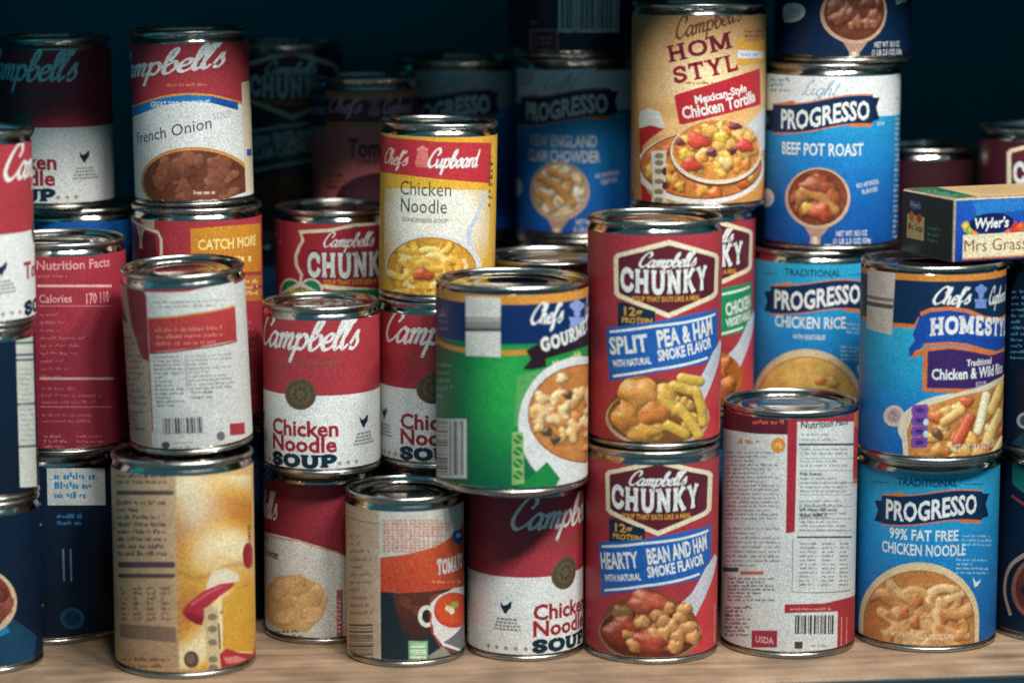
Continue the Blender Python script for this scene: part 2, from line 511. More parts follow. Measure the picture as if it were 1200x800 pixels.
    # --- lettering
    def put(s, run, x, y, w, h, c, anchor='l', rot=0.0, dz=0.0, wave=None):
        polys, W = run
        u0 = s.pt(x, y)[0]
        xm = x + (w / 2 if anchor == 'l' else 0)
        v0 = s.pt(max(s.cx - .7 * s.hw, min(s.cx + .7 * s.hw, xm)), y)[1] if not s.flat else s.pt(x, y)[1]
        if anchor == 'l' and rot and not s.flat: v0 = s.pt(x, y)[1]
        sx = w * s.k / W
        sy = h * s.k
        off = 0 if anchor == 'l' else (-w * s.k / 2 if anchor == 'c' else -w * s.k)
        ca, sa = math.cos(math.radians(rot)), math.sin(math.radians(rot))
        out = []
        for q in polys:
            P = []
            for px, py in q:
                a, b = px * sx + off, py * sy
                if wave: b += wave(px / W) * h * s.k
                P.append((u0 + a * ca - b * sa, v0 + a * sa + b * ca))
            out.append(P)
        s.paint(out, c, dz)
    def text(s, t, x, y, w, h, c, anchor='c', rot=0.0, bold=0.012, shear=0.0, wave=None):
        s.put(sans_run(t, bold, shear), x, y, w, h, c, anchor, rot, 0.0, wave)
    def script(s, t, x, y, w, h, c, anchor='l', rot=0.0, weight=0.26):
        s.put(script_run(t, weight), x, y, w, h, c, anchor, rot, 5e-8)
    def slab(s, t, x, y, w, h, c, anchor='c', rot=0.0, weight=0.27, serif=0.2, wave=None):
        s.put(slab_run(t, weight, serif), x, y, w, h, c, anchor, rot, 5e-8, wave)
    # --- small print, codes
    def small(s, x0, y0, x1, y1, pitch, c, fill=0.8, th=0.45):
        """Lines of small print too fine to read: words of letter-sized strokes."""
        r = s.rng
        polys = []
        y = y0 + pitch
        lw = max(pitch * 0.30, 1.1)
        while y <= y1 + 0.1:
            end = x0 + (x1 - x0) * (1 if r.random() < 0.6 else r.uniform(0.45, 0.95)) * fill ** 0.3
            x = x0
            while x < end:
                for _ in range(r.randint(2, 8)):
                    if x + lw > end: break
                    a, b = s.pt(x, y), s.pt(x + lw * r.uniform(0.6, 0.95), y)
                    h = pitch * th * s.k * r.choice((0.75, 0.8, 0.85, 1.25))
                    o = h * r.choice((0, 0, 0, 0.35))
                    polys.append([(a[0], a[1] + o), (b[0], b[1] + o), (b[0], b[1] + h), (a[0], a[1] + h)])
                    x += lw
                x += lw * 1.1
            y += pitch
        if polys: s.paint(polys, c)
    def bars(s, x0, y0, x1, y1, c, upright=True):
        r = s.rng
        polys = []
        t = x0 if upright else y0
        end = x1 if upright else y1
        while t < end:
            w = r.choice((0.9, 0.9, 1.6, 2.4))
            if upright: q = [(t, y0), (t + w, y0), (t + w, y1), (t, y1)]
            else: q = [(x0, t), (x1, t), (x1, t + w), (x0, t + w)]
            polys.append([s.pt(*p) for p in q])
            t += w + r.choice((1.0, 1.0, 1.7, 2.3))
        s.paint(polys, c)
    # --- printed food
    def blob(s, x, y, r, c, squash=1.0, n=9, rough=0.22):
        R = s.rng
        a0 = R.random() * 6.28
        ca, sa = math.cos(a0), math.sin(a0)
        pts = []
        for i in range(n):
            t = 2 * PI * i / n
            k = r * (1 + R.uniform(-rough, rough))
            dx, dy = k * math.cos(t), k * squash * math.sin(t)
            pts.append(s.pt(x + dx * ca - dy * sa, y + dx * sa + dy * ca))
        s.tri(pts, c)
    def shade(s, c, f):
        c = s.col(c)
        return tuple(min(0.9, v * f) for v in c)
    def chunks(s, x, y, rx, ry, cols, n, r0, r1, squash=0.75, soft=1.0):
        R = s.rng
        for i in range(n):
            a = R.random() * 6.283; q = math.sqrt(R.random()) * 0.92
            px, py = x + rx * q * math.cos(a), y + ry * q * math.sin(a)
            r = R.uniform(r0, r1)
            c = s.shade(R.choice(cols), R.uniform(0.75, 1.2))
            sq = R.uniform(squash - 0.2, squash + 0.2)
            for f, k, o in ((0.62, 1.06, 0.2), (0.85, 1.0, 0.05), (1.0, 0.86, -0.08), (1.14, 0.62, -0.16), (1.26, 0.34, -0.24)):
                s.blob(px + o * 0.5 * r, py + o * r, r * k, s.shade(c, 1 + (f - 1) * soft), sq, 9, 0.16)
            if R.random() < 0.25 * soft:
                s.blob(px - r * 0.3, py - r * 0.35, r * 0.14, '#f0e2c0', 0.8, 6)
    def noodles(s, x, y, rx, ry, cols, n, w, ln):
        R = s.rng
        for i in range(n):
            a = R.random() * 6.283; q = math.sqrt(R.random()) * 0.85
            px, py = x + rx * q * math.cos(a), y + ry * q * math.sin(a)
            d = R.random() * 6.283; turn = R.uniform(-0.9, 0.9)
            P = [(px, py)]
            for k in range(4):
                px += math.cos(d) * ln / 4; py += math.sin(d) * ln / 4 * 0.8
                d += turn
                e = ((px - x) / rx) ** 2 + ((py - y) / ry) ** 2
                if e > 1: d += 1.6
                P.append((px, py))
            c = s.shade(R.choice(cols), R.uniform(0.8, 1.2))
            Q = [s.pt(*p) for p in catmull(P, 4)]
            for f, k, o in ((0.8, 1.12, -0.1), (0.97, 1.0, 0.0), (1.06, 0.7, 0.04), (1.4, 0.16, 0.3)):
                s.paint(ribbon([(u, v + w * o * s.k) for u, v in Q], w * k * s.k), s.shade(c, f), 1e-7)
    # --- printed pictures: fine cells of ink whose colours are worked out cell by cell
    def raster(s, x0, y0, x1, y1, fn, step=1.1, inside=None):
        """fn(X, Y) -> (n, m, 3) linear colours on the grid; inside(X, Y) -> mask."""
        nx = max(2, int((x1 - x0) / step) + 1); ny = max(2, int((y1 - y0) / step) + 1)
        X, Y = np.meshgrid(np.linspace(x0, x1, nx), np.linspace(y0, y1, ny))
        C = np.clip(fn(X, Y), 0.0, 0.92)
        M = np.ones_like(X, bool) if inside is None else inside(X, Y)
        s.z += 2.2e-5
        P = [[s.pt(X[j, i], Y[j, i]) for i in range(nx)] for j in range(ny)]
        for j in range(ny - 1):
            for i in range(nx - 1):
                if not (M[j, i] and M[j + 1, i] and M[j, i + 1] and M[j + 1, i + 1]): continue
                q = ((j + 1, i), (j + 1, i + 1), (j, i + 1), (j, i))
                vs = [P[a][b][1] for a, b in q]
                if min(vs) < s.v0 or max(vs) > s.v1: continue
                b0 = len(s.V)
                for a, b in q:
                    s.V.append((P[a][b][0], P[a][b][1], s.z)); s.C.append(tuple(C[a, b]))
                s.F.append((b0, b0 + 1, b0 + 2, b0 + 3))
        s.z += 1.2e-5
    def balls(s, n, cols, r0, r1, x, y, rx, ry, flat=.8, h=0.0):
        R = s.rng
        out = []
        for i in range(n):
            a = R.random() * 6.283; q = math.sqrt(R.random()) * .95
            r = R.uniform(r0, r1)
            out.append(('ball', x + rx * q * math.cos(a), y + ry * q * math.sin(a), r, r * R.uniform(flat - .2, flat + .15), R.random() * 3.14, h + R.uniform(0, 3), R.choice(cols)))
        return out
    def tubes(s, n, cols, w, ln, x, y, rx, ry, curl=.9, h=0.0):
        R = s.rng
        out = []
        for i in range(n):
            a = R.random() * 6.283; q = math.sqrt(R.random()) * .85
            px, py = x + rx * q * math.cos(a), y + ry * q * math.sin(a)
            d = R.random() * 6.283; t = R.uniform(-curl, curl)
            P = [(px, py)]
            for k in range(5):
                px += math.cos(d) * ln / 5; py += math.sin(d) * ln / 5 * .85; d += t
                P.append((px, py))
            out.append(('tube', catmull(P, 4), w * R.uniform(.85, 1.15), h + R.uniform(0, 3), R.choice(cols)))
        return out
    def picture(s, x, y, rx, ry, items, broth, inside=None, relief=1.0, gloss=.35, step=0.95, bumps=.5):
        """A food photograph as printed: lumps and strands lit from the upper left."""
        R = np.random.RandomState(s.rng.randint(0, 99999))
        def field(X, Y):
            n = np.zeros_like(X)
            for f, a in ((.10, 1.0), (.23, .6), (.5, .4)):
                for _ in range(3):
                    th, ph = R.rand() * 6.28, R.rand() * 6.28
                    n += a * np.sin(f * (X * math.cos(th) + Y * math.sin(th)) * 2 + ph + 1.3 * np.sin(f * (Y * math.cos(th) - X * math.sin(th)) + ph))
            return n / 4.0
        def fn(X, Y):
            H = field(X, Y) * bumps
            C = np.empty(X.shape + (3,)); C[:] = lin(broth)
            C *= (1 + .22 * field(X, Y))[..., None]
            for it in items:
                if it[0] == 'ball':
                    _, cx, cy, a, b, th, h, c = it
                    dx, dy = X - cx, Y - cy
                    p = (dx * math.cos(th) + dy * math.sin(th)) / a; q = (-dx * math.sin(th) + dy * math.cos(th)) / b
                    w = 1 + .12 * np.sin(3 * np.arctan2(q, p) + cx) + .07 * np.sin(5 * np.arctan2(q, p) + cy)
                    d2 = (p * p + q * q) / (w * w)
                    z = h + min(a, b) * .9 * np.sqrt(np.clip(1 - d2, 0, 1))
                    m = (d2 < 1) & (z > H)
                else:
                    _, P, w, h, c = it
                    D = np.full(X.shape, 1e9)
                    for (ax, ay), (bx, by) in zip(P, P[1:]):
                        ex, ey = bx - ax, by - ay
                        L = ex * ex + ey * ey + 1e-9
                        t = np.clip(((X - ax) * ex + (Y - ay) * ey) / L, 0, 1)
                        D = np.minimum(D, (X - ax - t * ex) ** 2 + (Y - ay - t * ey) ** 2)
                    hw = w / 2
                    z = h + hw * .9 * np.sqrt(np.clip(1 - D / (hw * hw), 0, 1))
                    m = (D < hw * hw) & (z > H)
                H = np.where(m, z, H)
                k = 1 + .25 * field(X, Y)
                C = np.where(m[..., None], np.array(lin(c)) * k[..., None], C)
            H = H + .35 * field(X * 3, Y * 3) * bumps
            gy, gx = np.gradient(H * relief, (Y[1, 0] - Y[0, 0]), (X[0, 1] - X[0, 0]))
            nz = 1 / np.sqrt(1 + gx * gx + gy * gy)
            d = (gx * .45 + gy * .62 + .75) * nz
            blur = H.copy()
            for _ in range(6):
                blur = (blur + np.roll(blur, 1, 0) + np.roll(blur, -1, 0) + np.roll(blur, 1, 1) + np.roll(blur, -1, 1)) / 5
            occ = np.clip(1 + .07 * (H - blur), .55, 1.15)
            sh = (.36 + .86 * np.clip(d, 0, 1.2)) * occ
            spec = np.clip((gx * .35 + gy * .55 + .8) * nz, 0, 1) ** 18 * gloss
            out = C * sh[..., None] + spec[..., None] * np.array((.75, .66, .5))
            for _ in range(1):
                out = (out * 2 + np.roll(out, 1, 0) + np.roll(out, -1, 0) + np.roll(out, 1, 1) + np.roll(out, -1, 1)) / 6
            return out
        if inside == 'heap':                     # only where there is something to eat: an uneven outline
            def inside(X, Y):
                m = np.zeros(X.shape, bool)
                for it in items:
                    if it[0] == 'ball':
                        m |= ((X - it[1]) / max(it[3], it[4])) ** 2 + ((Y - it[2]) / (.5 * it[3] + .5 * it[4])) ** 2 < .92
                    else:
                        Q = it[1]
                        Q = [(Q[0][0] + (Q[-1][0] - Q[0][0]) * t / 8, Q[0][1] + (Q[-1][1] - Q[0][1]) * t / 8) for t in range(9)] if len(Q) == 2 else catmull(Q, 6)
                        for px, py in Q: m |= (X - px) ** 2 + (Y - py) ** 2 < (it[2] * .5) ** 2
                return m
        ins = inside or (lambda X, Y: ((X - x) / rx) ** 2 + ((Y - y) / ry) ** 2 < 1)
        s.raster(x - rx - 1, y - ry - 1, x + rx + 1, y + ry + 1, fn, step, ins)
    # --- finishing
    def build(s, name, mat, parent):
        V, N = [], []
        if s.flat:
            for u, v, z in s.V:
                V.append((u, -z, v)); N.append((0, -1, 0))
        else:
            for u, v, z in s.V:
                w = PI / SEG                                     # keep every ink layer on the can's own facets
                t = (u / s.R) % (2 * w) - w
                a = u / s.R + s.rot
                r = (s.R + z) * math.cos(w) / math.cos(t) + s.R * 0.0006
                V.append((r * math.sin(a), -r * math.cos(a), v)); N.append((math.sin(a), -math.cos(a), 0))
        me = bpy.data.meshes.new(name)
        me.from_pydata(V, [], s.F)
        me.polygons.foreach_set('use_smooth', [True] * len(me.polygons))
        at = me.attributes.new('ink', 'FLOAT_COLOR', 'POINT')
        flat = []
        for c in s.C: flat += (c[0], c[1], c[2], 1.0)
        at.data.foreach_set('color', flat)
        me.update()
        me.normals_split_custom_set_from_vertices(N)
        return link(name, me, mat, parent)

# ------------------------------------------------------------------ cans
_tin = {}
def tin_parts(R, H):
    key = (R, H)
    if key not in _tin:
        body = [(R - 0.0012, 0.0028), (R - 0.0008, 0.0034), (R - 0.0002, 0.0042), (R, 0.0056), (R, H - 0.0090), (R - 0.0001, H - 0.0080), (R - 0.00035, H - 0.0070),
                (R - 0.0007, H - 0.0061), (R - 0.0011, H - 0.0053), (R - 0.0015, H - 0.0046), (R - 0.0018, H - 0.0040), (R - 0.0020, H - 0.0030)]
        def seam(z0, z1, r):
            m = (z0 + z1) / 2; h = (z1 - z0) / 2
            return [(r - 0.0022, z0 + 0.0001), (r - 0.0012, z0), (r - 0.0004, z0 + h * 0.25), (r, z0 + h * 0.6), (r + 0.0001, m), (r, z1 - h * 0.6), (r - 0.0004, z1 - h * 0.25),
                    (r - 0.0010, z1), (r - 0.0016, z1 - h * 0.2), (r - 0.0020, z1 - h * 0.9)]
        rim = seam(H - 0.0036, H, R + 0.0002)
        lid = [(R - 0.0014, H - 0.0016), (R - 0.0018, H - 0.0044), (R - 0.0030, H - 0.0050), (R - 0.0040, H - 0.0040), (R - 0.0055, H - 0.0036), (R - 0.0075, H - 0.0036), (R - 0.0085, H - 0.0030),
               (R - 0.0105, H - 0.0030), (R - 0.0115, H - 0.0036), (R * 0.55, H - 0.0036), (R * 0.55 - 0.001, H - 0.0031), (R * 0.55 - 0.003, H - 0.0031), (R * 0.55 - 0.004, H - 0.0036), (0.0006, H - 0.0036)]
        foot = seam(0.0, 0.0032, R + 0.0003)
        bottom = [(R - 0.0012, 0.0016), (R - 0.0020, 0.0036), (0.0006, 0.0036)]
        _tin[key] = (lathe('can_body', body), lathe('can_rim', rim), lathe('can_lid', lid, cap_end=True), lathe('can_foot', foot + bottom[1:]))
    return _tin[key]

def can(R, H, X, Y, Z, label, group=None, tilt=(0, 0), name='soup_can'):
    root = bpy.data.objects.new(name, None)
    COL.objects.link(root)
    root.empty_display_size = 0.02
    root.location = (X, Y, Z)
    root.rotation_euler = (math.radians(tilt[0]), math.radians(tilt[1]), 0)
    root['label'] = label
    root['category'] = 'can'
    if group: root['group'] = group
    b, r, l, f = tin_parts(R, H)
    link('body', b, TIN, root); link('rim', r, TIN_RIM, root); link('lid', l, TIN, root); link('foot_rim', f, TIN_RIM, root)
    return root

# ------------------------------------------------------------------ colours of the prints
WHITE = '#e2e4e0'; CREAM = '#e6d9b8'; INK = '#0d2b3c'; RED = '#a83740'; DRED = '#7a2433'; MAROON = '#5c1f2c'
GOLD = '#d29a3c'; ORANGE = '#d0763a'; NAVY = '#0b2a52'; BLUE = '#1558a6'; GREEN = '#1c8a4c'; TAN = '#c79558'; GREY = '#6d6f6c'
BROTH = ['#c98a3c', '#d8a04a', '#b8722c', '#e0b866', '#a85a26']
PEA = ['#c8923a', '#b88428', '#d4a850', '#b06a24', '#c25c2c']
BEANS = ['#b4502e', '#c4743a', '#a83c2a', '#c88a4c', '#8c3c22']
NOODLE = ['#c8965e', '#bc8850', '#d0a26a', '#b47e46']

# ------------------------------------------------------------------ label designs
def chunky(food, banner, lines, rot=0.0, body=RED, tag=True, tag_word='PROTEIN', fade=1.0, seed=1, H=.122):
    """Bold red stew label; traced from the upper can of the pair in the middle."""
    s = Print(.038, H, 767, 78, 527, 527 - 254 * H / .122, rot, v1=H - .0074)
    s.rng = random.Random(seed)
    s.base(body)
    hexo = [(779, 281), (836, 297), (839, 301), (838, 343), (834, 348), (779, 372), (722, 348), (718, 344), (717, 301), (720, 297)]
    hexi = [(779, 287), (832, 301), (834, 303), (833, 341), (830, 344), (779, 366), (726, 344), (723, 341), (722, 303), (724, 301)]
    s.poly(hexo, CREAM); s.poly(hexi, MAROON)
    s.script("Campbell's", 745, 312.5, 70, 16, WHITE, weight=.36)
    s.slab('CHUNKY', 778, 345.5, 112, 29.5, '#3a1420', weight=.31, serif=.21, wave=lambda t: 0.1 * (4 * (t - .5) ** 2))
    s.slab('CHUNKY', 776.5, 344, 108, 27.5, WHITE, weight=.25, serif=.17, wave=lambda t: 0.1 * (4 * (t - .5) ** 2))
    s.text('SOUP THAT EATS LIKE A MEAL.', 779, 352.5, 84, 6, GOLD, bold=.03)
    if tag:
        s.poly([(722, 354), (728, 353), (764, 364), (764, 380), (722, 384)], INK)
        s.text('12g', 739, 369, 22, 10, GOLD, bold=.03)
        s.text(tag_word, 743, 378, 36, 6.5, GOLD, bold=.03)
    bl = [(709, 383), (764, 376), (838, 361), (838, 402), (826, 424), (713, 446)]
    s.poly(bl, banner)
    s.line([(713, 388), (764, 381), (835, 367)], 3, WHITE)
    s.line([(717, 440), (764, 432), (826, 418)], 3, WHITE)
    for args in lines:
        t, x, y, w, h = args[:5]
        s.text(t, x, y, w, h, args[5] if len(args) > 5 else WHITE, anchor='l', rot=8.5, bold=.035)
    # spoon handle and bowl of the spoon, heaped with stew
    s.poly([(803, 455), (818, 440), (832, 412), (842, 396), (846, 402), (836, 440), (824, 474)], '#c9cbd4')
    s.poly([(821, 470), (836, 436), (846, 405), (850, 420), (850, 515), (800, 519)], '#c43a40')
    s.ell(769, 483, 57, 40, '#7c4a26'); s.ell(769, 485, 53, 36, '#9a5c2c')
    food(s)
    s.text('SERVING SUGGESTION', 843, 486, 46, 4.5, '#e6c9c0', rot=90, bold=.01)
    s.band(522, 519, DRED)
    return s

def f_pea(s):
    it = s.balls(30, ['#d8a850', '#cc9440', '#dcb460'], 7, 11, 772, 488, 48, 24)
    it += [('ball', 746, 460, 25, 19, .3, 6, '#e09c50'), ('ball', 732, 488, 19, 16, 1.1, 5, '#dc9448'), ('ball', 762, 482, 19, 16, .2, 7, '#d8843e'), ('ball', 750, 505, 20, 13, .1, 5, '#e0a04c'), ('ball', 776, 460, 15, 12, .8, 4, '#d0a04c')]
    for x, y, a in ((800, 486, .9), (816, 468, 1.2), (796, 454, .3), (790, 503, .5), (810, 500, 1.0), (820, 484, 1.4), (780, 472, .7), (806, 444, .2)):
        it.append(('tube', [(x - 11 * math.cos(a), y - 11 * math.sin(a)), (x + 11 * math.cos(a), y + 11 * math.sin(a))], 13, 8, '#d4ac4c'))
    s.ell(769, 489, 60, 36, '#c4a888'); s.ell(769, 487, 57, 34, '#7a4c28')
    s.picture(772, 482, 64, 46, it, '#b87c3c', 'heap')
def f_bean(s):
    it = s.balls(34, ['#b4583a', '#a04430', '#c07448'], 7, 11, 770, 488, 50, 24)
    it += [('ball', 742, 480, 17, 13, .3, 6, '#ac4a34'), ('ball', 768, 452, 24, 15, .1, 7, '#bc5a42'), ('ball', 770, 500, 22, 14, .2, 6, '#b04a36'), ('ball', 730, 492, 18, 14, .8, 5, '#9c4030'), ('ball', 738, 466, 14, 11, .2, 5, '#8c6440')]
    for x, y in ((744, 489), (762, 476), (790, 458), (805, 470), (788, 488), (803, 491), (777, 490), (815, 482), (810, 460), (753, 504), (786, 474), (800, 505), (778, 464), (820, 494), (796, 480)):
        it.append(('ball', x, y, 10, 8.5, s.rng.random() * 3, 9, '#cc9058'))
    s.ell(769, 491, 60, 34, '#9c6c54'); s.ell(769, 489, 57, 32, '#5c2a1c')
    s.picture(772, 482, 64, 46, it, '#8c4028', 'heap')
def f_veg(s):
    s.picture(772, 482, 55, 38, s.balls(34, ['#d07a3c', '#c4602c', '#d89850', '#a85828'], 7, 13, 774, 482, 48, 32), '#a8602c')

def f_gloom(s):
    s.chunks(770, 482, 50, 34, ['#6c5a50', '#7a6458'], 20, 6, 10)

def condensed(lines=('Chicken', 'Noodle'), rot=0.0, word='SOUP', seal=True, H=.097, R=.0335, ink='#9c2430', seed=3):
    """Red over white condensed soup label with a medallion; traced from the can left of centre."""
    s = Print(.0335, .097, 377, 68, 558, 360, rot)
    if R != .0335 or H != .097:
        s.R = R; s.du = 2 * PI * R / SEG; s.k = R / 68; s.H = H; s.v1 = H - .0076
    s.rng = random.Random(seed)
    s.base(WHITE)
    s.band(345, 463, RED)
    s.script("Campbell's", 311.5, 409, 142, 36, WHITE, weight=.3)
    s.text('CONDENSED', 367, 427, 76, 5, '#7d5a3c', bold=.02)
    s.line([(326, 429.5), (398, 429.5)], .8, '#7d5a3c')
    if seal:
        s.ell(357, 461, 18.5, 18.5, '#6b5a3c'); s.ell(357, 461, 17, 17, '#55493a'); s.ell(357, 461, 12, 12, '#64573f')
        for k in range(8):
            a = k * .785
            s.ell(357 + 7 * math.cos(a), 461 + 7 * math.sin(a), 2.2, 2.2, '#4a4034')
    s.text(lines[0], 323, 510.5, 86, 18.5, ink, 'l', bold=.03)
    if len(lines) > 1: s.text(lines[1], 323, 529, 84, 18.5, ink, 'l', bold=.03)
    s.slab(word, 322, 547.5, 86, 15, INK, 'l', weight=.32, serif=.22)
    for side in (-1.38, .86):      # little farm mark and stars either side
        x = 377 + 68 * side if abs(side) > 1 else 377 + 68 * math.sin(side)
        def P(dx, dy): return (x + dx, 500 + dy)
        u, v = s.R * side, s.pt(377, 500)[1]
        k = s.k
        def up(pts, c): s.tri([(u + a * k, v - b * k) for a, b in pts], c)
        up([(-7, -9), (-3, -5), (1, -6), (5, -10), (7, -9), (6, -3), (2, 1), (1, 4), (-2, 4), (-4, 0), (-6, -3)], INK)
        polys = []
        for r in range(4):
            w = 11 + r * 1.6
            a0 = -w
            while a0 < w:
                b0 = a0 + s.rng.uniform(2, 4.5)
                polys.append([(u + a0 * k, v - (12 + r * 4) * k), (u + b0 * k, v - (12 + r * 4) * k), (u + b0 * k, v - (9.8 + r * 4) * k), (u + a0 * k, v - (9.8 + r * 4) * k)])
                a0 = b0 + 1.2
        s.paint(polys, '#8c8880')
    for ru in (-1.72, -1.55, -1.38, -1.21, -1.04, .36, .52, .68):
        u, v = s.R * ru, s.pt(377, 543)[1]
        P = []
        for i in range(10):
            rr = (3.4 if i % 2 == 0 else 1.5) * s.k
            P.append((u + rr * math.sin(i * PI / 5), v + rr * math.cos(i * PI / 5)))
        s.tri(P, '#9a8c74')
    # back of the label
    for a, b, c in ((2.0, 2.9, '#8c8880'), (-2.9, -2.2, '#8c8880')):
        u0, u1 = s.R * a, s.R * b
        polys = []
        for r in range(14):
            v = s.H * (.1 + .032 * r)
            polys.append([(u0, v), (u0 + (u1 - u0) * s.rng.uniform(.6, 1), v), (u0 + (u1 - u0) * .8, v + .0012), (u0, v + .0012)])
        s.paint(polys, c)
    return s

def ribbon_mark(s, x0, y0, x1, y1, h, shade=NAVY):
    """Dark waving ribbon with orange turned edges carrying the maker's word."""
    def yy(t): return y0 + (y1 - y0) * t + 2.2 * math.sin(t * 2 * PI)
    n = 10
    top = [(x0 + (x1 - x0) * i / n, yy(i / n) - h) for i in range(n + 1)]
    bot = [(x0 + (x1 - x0) * i / n, yy(i / n) + 5) for i in range(n + 1)]
    s.poly([(x0 - 8, y0 - h + 6), (x0 + 4, y0 - h + 6), (x0 + 4, y0 + 4), (x0 - 8, y0 + 2), (x0 - 4, y0 - h / 2 + 4)], '#08203c')
    s.poly([(x1 + 8, y1 - h + 2), (x1 - 4, y1 - h + 2), (x1 - 4, y1 + 4), (x1 + 8, y1), (x1 + 4, y1 - h / 2)], '#08203c')
    s.poly([(x0 + 1, y0 - h - 1), (x0 + 24, yy(.2) - h - 5), (x0 + 24, yy(.2) - h), (x0 + 1, y0 - h + 5)], ORANGE)
    s.poly([(x1 - 26, yy(.8) + 5), (x1 - 1, y1 + 3), (x1 - 1, y1 + 9), (x1 - 26, yy(.8) + 9)], ORANGE)
    s.line([(a, b - 1) for a, b in top], 1.6, ORANGE); s.line([(a, b + 1) for a, b in bot], 1.6, ORANGE)
    s.poly(top + bot[::-1], shade)
    wv = lambda t: -((yy(.04 + .92 * t) - (y0 + y1) / 2) / (h - 4))
    return (x0 + x1) / 2, (y0 + y1) / 2, wv

def maker_word(s, x0, y0, x1, y1, h, c=WHITE):
    cx, cy, wv = ribbon_mark(s, x0, y0, x1, y1, h)
    s.text('PROGRESSO', cx, cy + 1.5, (x1 - x0) * .97, h - 5, c, bold=.03, wave=lambda t: -((y0 + (y1 - y0) * t + 2.2 * math.sin(t * 2 * PI)) - cy) / (h - 5))

def blue_trad(lines, rot=0.0, food=None, with_line=None, bright=1.0, seed=5):
    """Blue chicken soup label; traced from the can at the foot of the right-hand pair."""
    s = Print(.041, .112, 1086, 83, 765, 540, rot)
    s.rng = random.Random(seed)
    s.base([(540, '#30a6c8'), (590, '#2898c8'), (640, '#2088c6'), (700, '#1870b2'), (765, '#105296')])
    s.text('TRADITIONAL', 1083, 570, 70, 9, INK, bold=.015)
    s.line([(1020, 565), (1040, 566)], .8, INK); s.line([(1126, 566), (1148, 565)], .8, INK)
    maker_word(s, 1032, 609, 1147, 602, 28)
    y = 633
    for t, w, h in lines:
        s.text(t, 1080, y, w, h, WHITE, bold=.02); y += 17.5
    if with_line: s.text(with_line, 1080, y - 4, 40, 6, WHITE, bold=.015)
    s.small(1124, 622, 1162, 641, 5, '#9cc4d8')
    s.small(1118, 650, 1160, 672, 5, '#9cc4d8')
    s.poly([(1138, 674), (1142, 680), (1148, 676), (1144, 684), (1140, 686)], WHITE)
    # bowl seen from above its rim
    pts = [(1078 + 69 * math.cos(math.radians(a)), 724 + 66 * math.sin(math.radians(a))) for a in range(180, 361, 9)]
    s.poly(pts + [(1147, 775), (1009, 775)], '#d9c49c')
    pts = [(1078 + 64 * math.cos(math.radians(a)), 727 + 60 * math.sin(math.radians(a))) for a in range(180, 361, 9)]
    s.poly(pts + [(1142, 775), (1014, 775)], '#b07a44')
    if food == 'rice':
        it = s.balls(16, ['#dcac5c', '#d08c44', '#cc7440', '#e4c07c'], 5, 8, 1078, 720, 48, 34)
        br, rl = '#dcae5c', .7
    else:
        it = s.tubes(44, ['#d09c64', '#c48c54', '#dcb07c'], 11, 40, 1078, 724, 44, 36, .8)
        it += s.balls(5, ['#c4743c'], 6, 8, 1078, 722, 40, 24, h=5)
        br, rl = '#bc7c44', .6
    s.picture(1078, 728, 63, 58, it, br, lambda X, Y: (((X - 1078) / 63) ** 2 + ((Y - 727) / 59) ** 2 < 1) | ((Y > 727) & (abs(X - 1078) < 62)), rl, .3, 1.0)
    s.text('NET WT 19 OZ (1 LB 3 OZ) 538g', 1074, 748, 88, 6, CREAM, bold=.01)
    # back panel
    s.small(1086 + 90, 560, 1086 + 150, 740, 6, '#bcd4e0')
    return s

def blue_light(lines, food, rot=0.0, seed=7, dim='#e0e4e4', flavour=True, shaded=False):
    """Light-line blue label with a white head and a spoonful; traced from the pot roast can."""
    s = Print(.041, .112, 980, 79, 295, 75, rot)
    s.rng = random.Random(seed)
    s.base([(75, '#30a0cc'), (135, '#2698c8'), (180, '#2084c6'), (225, '#1868b4'), (295, '#0f4892')] if not shaded else [(75, '#0c2c50'), (295, '#0a2444')])
    if shaded: dim = '#122c44'  # print colours darkened to stand for the shade on the top row
    s.poly([(780, 70), (1180, 70), (1180, 128), (1060, 134), (1026, 136), (970, 142), (920, 135), (898, 132), (780, 134)], dim)
    s.small(908, 90, 932, 112, 6, '#5a9cc0', th=.6)
    s.script('Light', 942, 112, 46, 17, '#7f9db0', weight=.16)
    maker_word(s, 911, 150, 1024, 139, 27)
    s.text('SOUP', 1034, 146, 12, 4, WHITE)
    y = 182
    for t, w in lines:
        s.text(t, 965, y, w, 14.5, WHITE, bold=.02); y += 18.5
    # spoon
    oy = 0 if len(lines) == 1 else 4
    s.line([(962, 262 + oy), (961, 276 + oy), (960, 300 + oy)], 12, '#b79a88'); s.line([(961, 262 + oy), (960, 300 + oy)], 5, '#e0d2c4')
    s.poly([(944, 257 + oy), (982, 257 + oy), (968, 277 + oy), (955, 277 + oy)], '#b08c78')
    s.ell(963, 232 + oy, 37, 36, '#caa68c'); s.ell(963, 231 + oy, 33.5, 33, '#6e3420')
    food(s, oy)
    if flavour:
        s.text('NO ARTIFICIAL', 1021, 217, 31, 5.5, WHITE, rot=8); s.text('FLAVORS', 1023, 225, 21, 5.5, WHITE, rot=8)
    s.ell(905, 232, 9, 11, WHITE); s.small(899, 226, 911, 239, 4, '#7fa0b4')
    s.text('NET WT 18.5 OZ', 1003, 276, 38, 6.5, WHITE); s.text('(1 LB 2.5 OZ) 524g', 1004, 285, 46, 6.5, WHITE)
    s.small(1052, 110, 1090, 280, 6, '#bcd4e0')
    return s

